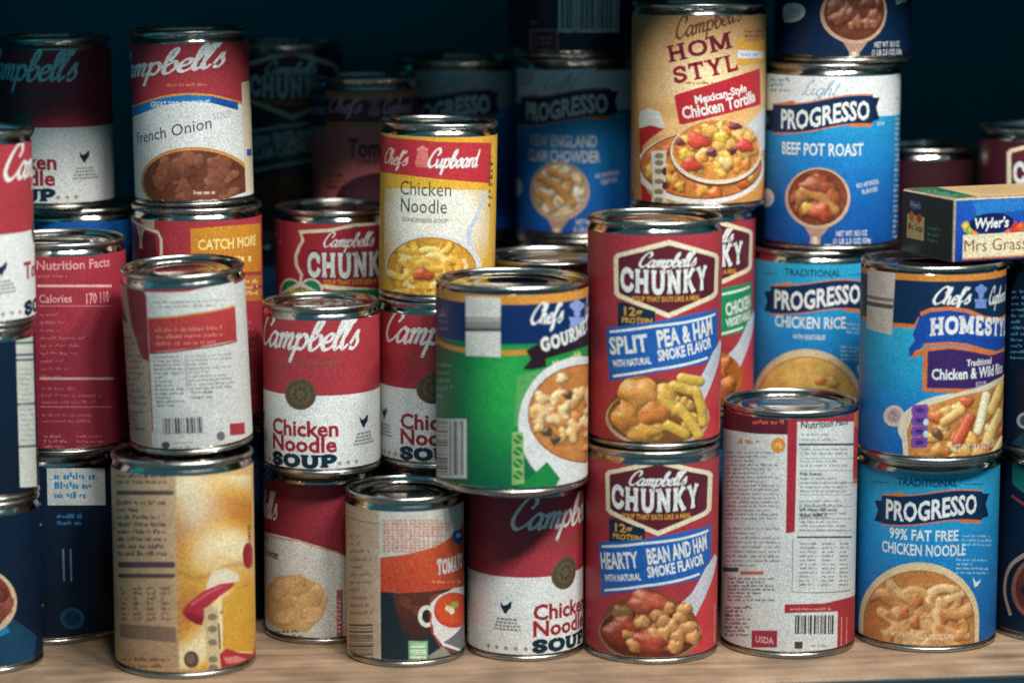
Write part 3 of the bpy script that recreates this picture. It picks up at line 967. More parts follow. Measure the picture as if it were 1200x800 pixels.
def f_roast(s, oy):
    it = s.balls(16, ['#a8623a', '#98482c', '#b07c4c'], 6, 10, 963, 232, 28, 26)
    it += [('ball', 962, 218, 22, 10, .1, 6, '#9c5034'), ('ball', 945, 232, 10, 9, .2, 5, '#a86c40'), ('ball', 951, 243, 7, 7, 0, 8, '#e0ac50'),
           ('ball', 968, 248, 14, 11, .5, 8, '#bc5034'), ('tube', [(946, 224), (966, 230), (982, 246)], 12, 8, '#bc8248'), ('ball', 978, 228, 12, 9, 1.2, 6, '#a85c34')]
    s.picture(963, 231, 33, 32.5, it, '#7c3c24', step=.9)
def f_chowder(s, oy):
    it = s.balls(26, ['#ecdcc0', '#dcb882', '#cc9c5c', '#f0e4d0'], 5, 9, 963, 231 + oy, 30, 29)
    it += [('tube', [(940, 216 + oy), (960, 226 + oy), (980, 246 + oy)], 10, 8, '#c8904c'), ('tube', [(936, 234 + oy), (948, 242 + oy), (956, 254 + oy)], 9, 8, '#d09c58'), ('tube', [(950, 208 + oy), (974, 216 + oy)], 8, 7, '#c88c4c')]
    s.picture(963, 231 + oy, 33, 32.5, it, '#dcc49c', step=.9)
def f_dark(s, oy):
    s.picture(963, 231, 33, 32.5, s.balls(24, ['#94563c', '#844430', '#a4684a'], 6, 11, 963, 231, 30, 28), '#6c3426', step=.9)

def cupboard_mark(s, x, y, w, h, c1, c2, cap=1.0):
    """Two script words with a little cook between them."""
    s.script("Chef's", x, y, w * .40, h, c1, weight=.34)
    cx = x + w * .49
    k = h / 20.0
    for dx, dy, rx, ry in ((-4, -18, 4, 3.4), (0, -20, 4.4, 4), (4, -18, 4, 3.4)):
        s.ell(cx + dx * k, y + dy * k, rx * k, ry * k, c2)
    s.poly([(cx - 5 * k, y - 17 * k), (cx + 5 * k, y - 17 * k), (cx + 4.4 * k, y - 12.5 * k), (cx - 4.4 * k, y - 12.5 * k)], c2)
    s.ell(cx, y - 9.5 * k, 3.6 * k, 3.6 * k, c2)
    s.poly([(cx - 9 * k, y - 6 * k), (cx + 9 * k, y - 6 * k), (cx + 7 * k, y - .5 * k), (cx + 8 * k, y + 5 * k), (cx - 8 * k, y + 5 * k), (cx - 7 * k, y - .5 * k)], c2)
    s.script('Cupboard', x + w * .58, y, w * .42 * cap, h, c1, weight=.34)

def tortilla_label():
    s = Print(.040, .122, 818, 78, 247, 4, v1=.122 - .0074)
    s.rng = random.Random(11)
    s.base([(0, '#b48656'), (40, '#c08e50'), (70, '#dcb272'), (105, '#ecd09a'), (150, '#e0ae64'), (247, '#d09048')])  # browner top: the label's own brown with some shade mixed in
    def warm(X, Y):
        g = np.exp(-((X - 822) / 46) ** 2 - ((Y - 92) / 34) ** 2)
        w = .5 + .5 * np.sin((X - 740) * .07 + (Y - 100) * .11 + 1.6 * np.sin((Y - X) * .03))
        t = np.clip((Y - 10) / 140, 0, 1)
        a = np.array(lin('#b08458')) * (1 - t)[..., None] + np.array(lin('#dfa65c')) * t[..., None]  # same browner top, part print and part painted shade
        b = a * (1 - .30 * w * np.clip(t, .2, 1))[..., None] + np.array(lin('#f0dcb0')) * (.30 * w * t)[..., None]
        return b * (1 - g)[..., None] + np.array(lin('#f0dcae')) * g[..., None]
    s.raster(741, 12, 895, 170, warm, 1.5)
    s.poly([(745, 148), (749, 130), (758, 126), (770, 130), (776, 147), (768, 150)], '#dcdcd4')
    s.script("Campbell's", 788, 46, 84, 22, '#6c3f2c', rot=16, weight=.3)
    s.slab('HOM', 780, 73, 78, 19, '#6e1e2c', 'l', rot=13, weight=.2, serif=.2)
    s.slab('STYL', 786, 98, 78, 19.5, '#8c202c', 'l', rot=12, weight=.2, serif=.2)
    s.small(798, 92, 878, 101, 6, '#a8703c')
    s.poly([(857, 46), (893, 38), (894, 72), (858, 76)], '#d8a03c')
    s.poly([(866, 34), (893, 30), (893, 46), (866, 49)], '#b98a5c'); s.small(866, 33, 894, 46, 5, '#5c3a28')
    s.poly([(858, 58), (891, 60), (891, 68), (858, 68)], '#d5dae4'); s.small(862, 60, 890, 66, 5, '#7888a8')
    s.poly([(786, 112), (788, 110), (884, 80), (886, 82), (888, 120), (886, 122), (796, 145), (792, 144)], '#b5242f')
    s.text('Mexican-Style', 810, 121, 66, 9.5, WHITE, 'l', rot=11.5, bold=.03)
    s.text('Chicken Tortilla', 796, 138.5, 97, 14, WHITE, 'l', rot=11, bold=.03)
    # red cloth, bowl, soup, heaped spoon
    s.poly([(742, 160), (748, 150), (760, 146), (775, 150), (764, 158), (752, 170), (748, 200), (758, 225), (775, 240), (830, 250), (890, 236), (896, 205), (898, 260), (742, 260)], '#b3252e')
    s.ell(819, 196, 75, 43, '#e6e4dc', n=40); s.ell(820, 193, 71, 40, '#8a3a1e', n=40)
    s.picture(820, 193, 70, 39, s.balls(60, ['#d89040', '#e0a448', '#cc6c34', '#d05c3c', '#e4b85c'], 5, 9, 820, 194, 66, 36), '#c87838')
    s.ell(836, 180, 54, 38, '#6a3020'); s.ell(836, 177, 54, 38, '#e2d8c0')
    it = s.balls(46, ['#e0a048', '#e8b850', '#d8843c', '#dca454', '#e8c070'], 5, 10, 836, 176, 48, 32)
    for x, y, q, c in ((813, 164, 13, '#cc4838'), (806, 192, 12, '#cc4838'), (868, 170, 11, '#c8443a'), (840, 160, 9, '#ecc850'), (800, 180, 9, '#ecc04c'), (829, 178, 7, '#6a2c34'), (852, 176, 6, '#6a2c34'), (856, 146, 8, '#7c343a'), (793, 166, 6, '#7c343a'), (846, 190, 9, '#ecc880'), (826, 152, 10, '#e4ac58')):
        it.append(('ball', x, y, q, q * .75, .3, 7, c))
    s.picture(836, 175, 52, 36, it, '#d88c40', relief=.8)
    s.poly([(870, 146), (892, 124), (896, 126), (896, 175), (890, 176), (884, 158)], '#ccd0d6')
    s.poly([(761, 176), (778, 175), (777, 216), (779, 240), (762, 242), (763, 216)], '#d8d4c4')
    for y in (182, 190, 200, 212, 224, 234): s.ell(770, y, 5, 3.4, '#8c7a60')
    s.ell(776, 200, 2.5, 5, '#4a2c24'); s.ell(776, 217, 2.5, 5, '#4a2c24')
    s.poly([(788, 236), (804, 239), (803, 246), (790, 244)], '#d8d4c8')
    s.poly([(736, 60), (744, 60), (748, 150), (752, 250), (736, 250)], '#c08c58'); s.ell(741, 228, 2, 7, '#5c3a24')
    s.small(680, 30, 735, 230, 6, '#7a5a3c')
    return s

def tortilla_side():
    """The same tan label seen from its back seam: facts on the left, picture on the right."""
    s = Print(.0395, .122, 215, 83, 796, 542, v1=.122 - .0074)
    s.rng = random.Random(12)
    s.base([(542, '#dcb478'), (600, '#dcb276'), (700, '#d4aa74'), (796, '#c89c68')])
    s.poly([(130, 540), (217, 540), (217, 790), (130, 760)], ('#ccaa86', '#ba9672'))
    s.small(143, 552, 213, 570, 7, '#5f4a44', th=.5)
    s.rect(143, 574, 214, 579, '#5c4a48')
    s.small(143, 582, 212, 652, 8.5, '#64504a', th=.55)
    s.rect(143, 657, 214, 664, '#56464a'); s.rect(143, 671, 214, 676, '#5c4a48')
    for i in range(4):
        s.small(146 + i * 17, 684, 158 + i * 17, 728, 6, '#6c5650', th=.6)
    s.poly([(143, 730), (214, 734), (214, 752), (143, 746)], '#8a6c5c')
    s.small(145, 766, 212, 786, 8, '#7a5e4c')
    def swirl(X, Y):
        w = np.sin((X - 215) * .045 + (Y - 540) * .035 + 1.8 * np.sin((Y - 560) * .03 - (X - 215) * .02))
        v = np.sin((Y - 620) * .06 + 1.4 * np.sin((X - 240) * .07))
        t = np.clip(.5 + .38 * w + .22 * v, 0, 1)[..., None]
        a, b, c = (np.array(lin(q)) for q in ('#c8843c', '#e0ac50', '#f0dcae'))
        col = np.where(t < .5, a + (b - a) * t * 2, b + (c - b) * (t - .5) * 2)
        g = np.exp(-((X - 238) / 22) ** 2 - ((Y - 590) / 34) ** 2)[..., None]
        col = col * (1 - .7 * g) + np.array(lin('#f2e6c8')) * .7 * g
        k = np.exp(-((Y - 668 - 8 * np.sin((X - 217) * .07)) / 3.2) ** 2)[..., None]
        return col * (1 - .55 * k) + np.array(lin('#b4702c')) * .55 * k
    s.raster(217, 556, 297, 784, swirl, 1.5)
    s.poly([(256, 668), (270, 664), (284, 672), (284, 680), (262, 684), (248, 690)], '#e4d8bc')
    s.poly([(221, 717), (226, 708), (246, 691), (264, 683), (279, 681), (278, 686), (264, 697), (251, 709), (247, 722), (243, 732), (236, 730), (227, 724)], ('#bc3c48', '#9c2430'))
    s.poly([(222, 716), (232, 716), (245, 724), (243, 731), (236, 729), (227, 724)], ('#94222e', '#7a1c2a'))
    s.line([(232, 708), (248, 696), (266, 686)], 2.5, '#cc6068', True)
    s.line([(264, 718), (276, 702), (286, 692), (292, 684)], 3.5, '#b46a38', True)
    s.poly([(266, 700), (300, 680), (306, 690), (304, 764), (266, 762)], ('#d6a440', '#d09a34'))
    s.poly([(257, 787), (263, 765), (270, 759), (282, 764), (296, 766), (302, 758), (308, 740), (306, 800), (258, 796)], ('#b43440', '#961e2a'))
    s.poly([(266, 770), (280, 768), (290, 772), (282, 776), (270, 777)], '#cc7c74')
    s.poly([(246, 712), (254, 708), (262, 716), (262, 764), (264, 786), (250, 786), (248, 764)], '#cbb690')
    for y in (722, 736, 752, 772, 782): s.ell(255, y, 5, 4, '#8a7458')
    s.line([(262, 730), (263, 760)], 2, '#4a3030')
    s.ell(231, 772, 8.5, 10, '#5a4840'); s.ell(230, 771, 5, 6, '#7a6450')
    s.slab('HOMESTYLE', 293, 615, 44, 9, '#7a2028', 'l', rot=-84, weight=.2)
    s.ell(293, 650, 5, 15, '#9c2430')
    return s

def facts_tomato():
    """Back of a small soup can: red panel and rows of small print on grey-white paper (tall can of the left stack)."""
    s = Print(.0345, .102, 223, 72, 530, 317)
    s.rng = random.Random(13)
    s.base('#cfd0ca')
    s.band(310, 336, '#9c3238')
    s.poly([(140, 300), (186, 330), (184, 540), (140, 540)], ('#b08a74', '#b8a898'))
    s.poly([(140, 330), (152, 340), (162, 372), (150, 368), (140, 350)], '#2c4c40')
    s.poly([(162, 330), (186, 334), (186, 416), (178, 414), (166, 372)], '#8a2c34')
    s.small(152, 384, 182, 470, 7, '#8a6458', th=.5)
    s.small(150, 474, 178, 500, 5, '#5c5450', th=.7)
    s.poly([(188, 338), (236, 336), (286, 326), (286, 354), (244, 360), (188, 364)], '#d4d5cf')
    s.small(194, 344, 282, 358, 5, '#8c8c88')
    s.poly([(188, 366), (244, 362), (286, 356), (286, 396), (240, 402), (188, 406)], ('#b23a38', '#a8343a'))
    s.line([(188, 366), (244, 362), (286, 356)], 2, '#c88a48'); s.line([(188, 407), (240, 403), (286, 397)], 2, '#8c4038')
    s.small(196, 374, 278, 398, 8, '#c87868', th=.5)
    s.small(192, 408, 228, 474, 4.8, '#7c7a78'); s.small(232, 408, 284, 452, 4.8, '#8c8a88'); s.small(234, 450, 262, 462, 6, '#6c5a58')
    s.line([(230, 410), (230, 450)], 1, '#8c8a88')
    s.bars(199, 484, 247, 503, '#3a3a40')
    s.rect(274, 494, 289, 508, '#a8343c'); s.ell(264, 508, 4.5, 5.5, '#6c6c6c'); s.ell(201, 516, 5, 4, '#4c4448')
    s.small(210, 510, 250, 520, 5, '#9c9a98')
    s.line([(187, 338), (186, 500)], 2, '#a8483c')
    return s

def facts_tall():
    """Back of the tall can: red frame round the facts panel, small print, bar code."""
    s = Print(.0385, .143, 925, 78, 772, 482, v1=.143 - .0046)
    s.rng = random.Random(14)
    s.base('#d4d6d2')
    s.poly([(830, 480), (918, 480), (918, 509), (880, 508), (860, 505), (830, 500)], MAROON)
    s.small(876, 489, 914, 504, 8, '#c8604c', th=.55)
    s.poly([(914, 486), (1004, 472), (1004, 494), (925, 494), (924, 622), (914, 624)], '#a52c3a')
    s.rect(994, 480, 1003, 500, '#c8702c'); s.rect(994, 500, 1003, 560, '#b83a38'); s.rect(994, 560, 1003, 566, '#d08030')
    s.small(861, 512, 892, 520, 7.5, '#c8743c', th=.65)
    s.ell(904, 521, 8, 8.5, '#d88c30'); s.text('75', 904, 524.5, 8, 6, '#f0d8a0')
    s.small(850, 526, 910, 610, 4.8, '#8a7c78', th=.42)
    s.small(850, 614, 912, 664, 5.4, '#94807a', th=.4)
    s.rect(846, 664, 863, 669, '#1c5c50'); s.rect(865, 668, 890, 672, '#c07050')
    s.small(852, 674, 908, 706, 4.2, '#7c6c68', th=.55)
    s.small(850, 708, 880, 746, 4.6, '#6c6060', th=.6)
    s.rect(878, 738, 906, 758, '#a03040'); s.text('USDA', 892, 753, 22, 8, '#e0b0b0', bold=.02)
    s.text('Nutrition Facts', 929, 500, 66, 8.5, '#3c4448', 'l', bold=.02)
    s.small(930, 504, 990, 516, 6, '#8c908e', th=.4)
    s.rect(927, 519, 994, 521.4, '#4c5256')
    for y0, y1 in ((522, 534), (536, 550), (556, 580), (582, 624)):
        s.small(929, y0, 990, y1, 4.9, '#8a908e', th=.42)
    s.small(929, 550, 960, 556, 6, '#5c6264', th=.5); s.small(929, 592, 980, 604, 6, '#5c6264', th=.5)
    s.rect(927, 627, 994, 629, '#4c5256')
    for y in range(536, 624, 14): s.rect(928, y, 994, y + .7, '#a4a8a6')
    s.small(930, 632, 952, 688, 4.8, '#8c9290', th=.4); s.small(956, 632, 974, 688, 4.8, '#8c9290', th=.4); s.small(978, 632, 992, 688, 4.8, '#8c9290', th=.4)
    s.line([(922, 630), (922, 692), (960, 693), (994, 690)], .8, '#7c8282')
    s.poly([(914, 707), (960, 706), (1004, 696), (1004, 772), (977, 772), (977, 715), (914, 717)], '#a5303a')
    s.small(920, 709, 972, 715, 5, '#d09090', th=.5)
    for x in (982, 989): s.line([(x, 722), (x, 758)], 1.4, '#d8a098')
    s.bars(926, 720, 972, 742, '#3c3c42')
    s.rect(926, 751, 935, 759, '#4a3c40'); s.small(946, 752, 974, 758, 5, '#a4a09e', th=.5)
    return s

def facts_red():
    """Red back panel of a stew can with pale facts."""
    s = Print(.038, .122, 71, 78, 534, 286)
    s.rng = random.Random(15)
    s.base([(286, '#a23440'), (400, '#96303e'), (534, '#8c2c3a')])
    pk = '#d69a98'
    s.text('Nutrition Facts', 57, 315, 92, 11, pk, 'l', bold=.02)
    s.small(58, 318, 140, 330, 7, '#b86068', th=.45)
    s.rect(57, 333, 138, 336, '#dca8a0')
    s.text('Calories', 59, 354, 38, 10, pk, 'l', bold=.02); s.text('170 110', 112, 354, 32, 13, pk, 'l', bold=.02)
    s.rect(57, 357, 138, 358.5, '#c07078')
    for y in range(366, 440, 9):
        s.small(59, y - 4, 84 + (y * 7) % 34, y + 4, 8, '#b05c66', th=.42)
    s.rect(57, 441, 138, 444, '#d8a09c'); s.rect(57, 475, 136, 476.4, '#c07078')
    s.small(59, 448, 130, 472, 8, '#b05c66', th=.4); s.small(59, 480, 120, 500, 7, '#b05c66', th=.4)
    s.small(60, 506, 92, 526, 6, '#bc7078', th=.5); s.small(98, 506, 130, 526, 6, '#b06068', th=.5)
    s.bars(-2, 380, 40, 470, '#3c1822')
    return s

def catch_label():
    s = Print(.038, .128, 232, 76, 500, 245, v1=.128 - .0074)
    s.rng = random.Random(16)
    s.base([(245, '#a83640'), (500, '#92303c')])
    s.line([(120, 258), (160, 258), (176, 266), (194, 272), (198, 280), (198, 300)], 4, CREAM)
    s.poly([(120, 262), (160, 263), (176, 270), (190, 276), (193, 300), (120, 330)], MAROON)
    s.slab('Y', 166, 292, 20, 26, '#c8a8a0', 'l', weight=.3)
    s.poly([(170, 254), (190, 258), (190, 268), (176, 264)], '#c8b0a0')
    s.poly([(233, 268), (310, 262), (314, 300), (312, 318), (233, 318)], ('#c8882c', '#c47c2c'))
    s.text('CATCH MORE', 241, 290, 84, 12, '#ecd488', 'l', bold=.03)
    s.small(241, 294, 306, 307, 12, '#ecd488', th=.62)
    s.rect(284, 322, 313, 334, '#b86c34'); s.rect(284, 338, 313, 352, '#b86c34')
    s.small(286, 324, 308, 350, 7, '#e0b878', th=.6)
    s.small(262, 362, 306, 490, 8, '#b05c5c', th=.4)
    return s

def state_label():
    """Red stew label whose sign has the outline of a state and two green hearts."""
    s = Print(.038, .122, 397, 74, 487, 248, v1=.122 - .0074)
    s.rng = random.Random(17)
    s.base(RED)
    s.poly([(355, 270), (392, 268), (420, 262), (470, 258), (470, 345), (400, 340), (354, 334), (356, 322), (350, 312), (349, 300), (354, 288), (358, 282)], CREAM)
    s.poly([(359, 274), (392, 272), (420, 266), (466, 262), (466, 340), (400, 335), (358, 330), (360, 322), (354, 311), (353, 301), (358, 289), (362, 282)], '#a02c38')
    s.script("Campbell's", 384, 289, 62, 16, WHITE, weight=.32)
    s.slab('CHUNKY', 364, 326.5, 112, 31.5, '#3a1420', 'l', weight=.34, serif=.23)
    s.slab('CHUNKY', 365, 325, 108, 29, WHITE, 'l', weight=.25, serif=.17)
    s.text('SOUP THAT EATS LIKE A MEAL.', 384, 333, 80, 6, GOLD, 'l', bold=.03)
    for x in (344, 369):
        s.ell(x, 340, 14, 14, '#e0e0d0'); s.ell(x, 340, 11.5, 11.5, '#1f8a58')
    s.poly([(331, 344), (357, 330), (383, 344), (357, 372)], '#e0e0d0'); s.poly([(334, 344), (357, 336), (380, 344), (357, 366)], '#1f8a58')
    s.text('Healthy', 356, 347, 42, 10, '#e2c848', bold=.03)
    s.poly([(392, 340), (470, 338), (470, 372), (392, 372)], '#1f7a52')
    s.line([(318, 259), (333, 258), (333, 284), (319, 284), (318, 259)], 1.2, '#d8b0b0')
    s.text('K', 326, 272, 6, 6, '#d8b0b0'); s.text('A', 326, 282, 8, 7, WHITE, bold=.03)
    s.small(326, 372, 380, 480, 8, '#b86464', th=.4)
    return s

def onion_label():
    s = Print(.0345, .102, 226, 69, 244, 36)
    s.rng = random.Random(18)
    s.base([(36, '#d8dcda'), (244, '#d4d6d2')])
    s.poly([(90, 20), (360, 20), (360, 122), (300, 126), (280, 118), (256, 111), (228, 109), (200, 112), (164, 122), (90, 130)], RED)
    for dy, w, c in ((1.5, 3, GOLD),):
        s.line([(164, 122 + dy), (200, 112 + dy), (228, 109 + dy), (256, 111 + dy), (280, 118 + dy), (297, 124 + dy)], w, c, True)
    s.poly([(158, 125), (200, 114), (228, 111), (256, 113), (284, 121), (284, 130), (256, 121), (228, 119), (200, 123), (158, 137)], '#2277b8')
    s.poly([(256, 113), (284, 121), (284, 130), (256, 121)], '#17509c')
    s.text('GREAT FOR COOKING', 186, 125, 72, 7, WHITE, 'l', bold=.02, rot=1)
    s.script("Campbell's", 132, 93, 178, 27, WHITE, rot=6, weight=.3)
    s.small(206, 95, 256, 101, 6, '#c87a58')
    s.text('French Onion', 166, 168, 106, 14, '#4a4e52', 'l', rot=11, bold=.004, shear=.15)
    s.text('SOUP', 268, 139, 26, 8, '#b0b4b8', rot=4)
    s.ell(233, 212, 64, 40, '#c08a4c', n=40); s.ell(233, 213, 61, 37, '#6e3a2a', n=40)
    s.picture(233, 213, 60, 36.5, s.balls(26, ['#7a4634', '#6c3c2c', '#84503c'], 8, 15, 233, 214, 52, 30), '#643626', relief=.3, gloss=.06)
    s.poly([(288, 98), (300, 96), (302, 250), (289, 250)], '#d8c8a4'); s.rect(291, 176, 300, 184, '#2458a8')
    s.small(233, 222, 262, 229, 6, '#d8c8b8', th=.6)
    s.poly([(262, 236), (300, 222), (300, 250), (262, 250)], '#cfd2d0')
    return s

def gold_noodle():
    s = Print(.0335, .102, 511, 68, 344, 135)
    s.rng = random.Random(19)
    s.base([(135, '#d49a34'), (210, '#e2b23c'), (260, '#dcae44'), (344, '#cf9838')])
    s.poly([(400, 140), (455, 152), (511, 156), (572, 156), (572, 203), (511, 199), (440, 192), (400, 188)], '#b9303a')
    def pale(X, Y):
        g = np.clip(1.25 - np.sqrt(((X - 508) / 62) ** 2 + ((Y - 246) / 62) ** 2), 0, .55) / .55
        return np.array(lin('#e0b240')) * (1 - g)[..., None] + np.array(lin('#e8e6d6')) * g[..., None]
    s.raster(450, 211, 572, 330, pale, 1.5)
    s.script("Chef's", 449, 184, 44, 17, '#f0c8b8', rot=0, weight=.32)
    cx, y, k = 494, 180, .8
    for dx, dy, rx, ry in ((-4, -18, 4, 3.4), (0, -20, 4.4, 4), (4, -18, 4, 3.4)):
        s.ell(cx + dx * k, y + dy * k, rx * k, ry * k, '#e08a80')
    s.poly([(cx - 5, y - 14), (cx + 5, y - 14), (cx + 9, y + 2), (cx + 6, y + 6), (cx - 6, y + 6), (cx - 9, y + 2)], '#d8746c')
    s.script('Cupboard', 500, 185, 66, 20, WHITE, weight=.4)
    s.text('Chicken', 469, 219, 62, 17, '#303438', 'l', bold=-.004)
    s.text('Noodle', 470, 239, 56, 17, '#303438', 'l', bold=-.002)
    s.text('CONDENSED SOUP', 471, 250, 56, 5, '#7c7460', 'l')
    s.line([(567, 212), (558, 240), (548, 262), (552, 282), (558, 320)], 6, '#c4cce0', True)
    s.ell(508, 302, 56, 38, '#d8d8e0'); s.ell(506, 303, 52, 36, '#b07a24')
    it = s.tubes(34, ['#e4b448', '#ecc468', '#d8a038', '#f0d488'], 9, 40, 504, 306, 44, 30, 1.1)
    it += [('ball', 497, 311, 12, 7, .1, 12, '#b8502e')]
    s.picture(506, 306, 52, 38, it, '#cc9434', relief=.75)
    s.picture(504, 338, 62, 12, s.tubes(14, ['#e0ac44', '#d09c38'], 9, 34, 504, 336, 56, 8), '#cc9434', relief=.75)
    s.line([(575, 150), (573, 344)], 9, '#e0b444'); s.line([(449, 200), (446, 344)], 4, '#d8a840')
    s.small(570, 166, 577, 230, 8, '#6c5020', th=.5)
    return s

def gourmet_label():
    s = Print(.0425, .116, 600, 89, 581, 336.6, v1=.116 - .0046)
    s.rng = random.Random(20)
    s.base([(345, '#c98a38'), (352, '#c98a38'), (353, NAVY), (400, NAVY), (401, '#1f9048'), (450, '#1f9a48'), (520, '#127244'), (581, '#0e6444')])
    def glow(u, v):
        x = 600 + u / s.k; y = 581 - v / s.H * 244.4
        g = math.exp(-((x - 592) / 46) ** 2 - ((y - 455) / 75) ** 2)
        a, b = lin('#0c5c40'), lin('#2ca84c')
        return tuple(a[i] + (b[i] - a[i]) * g for i in range(3))
    s.z += STEP
    for j in range(22):
        a = s.v0 + (.084 - s.v0) * j / 22; b = s.v0 + (.084 - s.v0) * (j + 1) / 22
        for k in range(-SEG // 2, SEG // 2):
            s.emit([(k * s.du, a), ((k + 1) * s.du, a), ((k + 1) * s.du, b), (k * s.du, b)], s.z, glow)
    s.band(335, 357, '#cf8e3c'); s.band(357, 403, '#0a2a5c')
    s.line([(505, 398), (545, 410), (600, 413), (646, 408), (690, 392)], 6, '#c98a38')
    s.poly([(606, 440), (640, 430), (652, 452), (625, 470), (610, 492), (602, 500)], '#58a45c')
    s.poly([(547, 347), (587, 349), (587, 418), (547, 416)], '#d4d4cc')
    s.rect(547, 371, 587, 377, '#a8a49c'); s.rect(547, 384, 587, 388, '#4a4c54'); s.rect(547, 377, 587, 384, '#8c8884')
    s.small(515, 362, 528, 390, 8, '#5c7896', th=.4); s.small(512, 420, 534, 470, 9, '#4a9c74', th=.4)
    cupboard_mark(s, 621, 378, 110, 22, WHITE, '#8ca0d4')
    # dark streamer and green flash
    s.poly([(612, 432), (622, 420), (616, 410), (640, 396), (690, 374), (690, 408), (640, 428), (624, 432)], '#26141c')
    s.slab('GOURMET', 634, 412, 92, 16, WHITE, 'l', rot=10, weight=.27)
    s.poly([(638, 420), (690, 404), (690, 432), (642, 446)], '#1c8c40')
    s.text('Vegetable', 647, 431, 50, 9, '#d8e08c', 'l', rot=10, bold=.02)
    s.ell(681, 497, 74, 80, '#dcdcd8', n=40); s.ell(686, 484, 68, 58, '#8a4820', n=40)
    it = s.balls(60, ['#e4b478', '#dca464', '#ecc894', '#d48c4c', '#cc7440'], 6, 10, 684, 484, 62, 52)
    it += s.tubes(14, ['#ecc890', '#e0b074'], 9, 18, 684, 484, 56, 46, .5, 4)
    for x, y in ((640, 505), (650, 514), (664, 462)): it.append(('ball', x, y, 6, 5, 0, 9, '#5c4430'))
    s.picture(686, 484, 67, 57, it, '#c47c40', relief=.8)
    s.rect(505, 490, 548, 560, '#cfcfc8'); s.bars(528, 492, 546, 556, '#4c4c50', True); s.bars(507, 492, 526, 556, '#6c4c40', False)
    s.poly([(600, 506), (613, 505), (614, 566), (600, 568)], '#8cb46c')
    for y in (514, 528, 542, 556): s.ell(607, y, 5.5, 5.5, '#2c7c3c'); s.line([(603, y - 3), (611, y + 3)], 1.4, '#a8d080')
    s.poly([(600, 578), (640, 540), (655, 560), (640, 590)], '#1c8440')
    return s

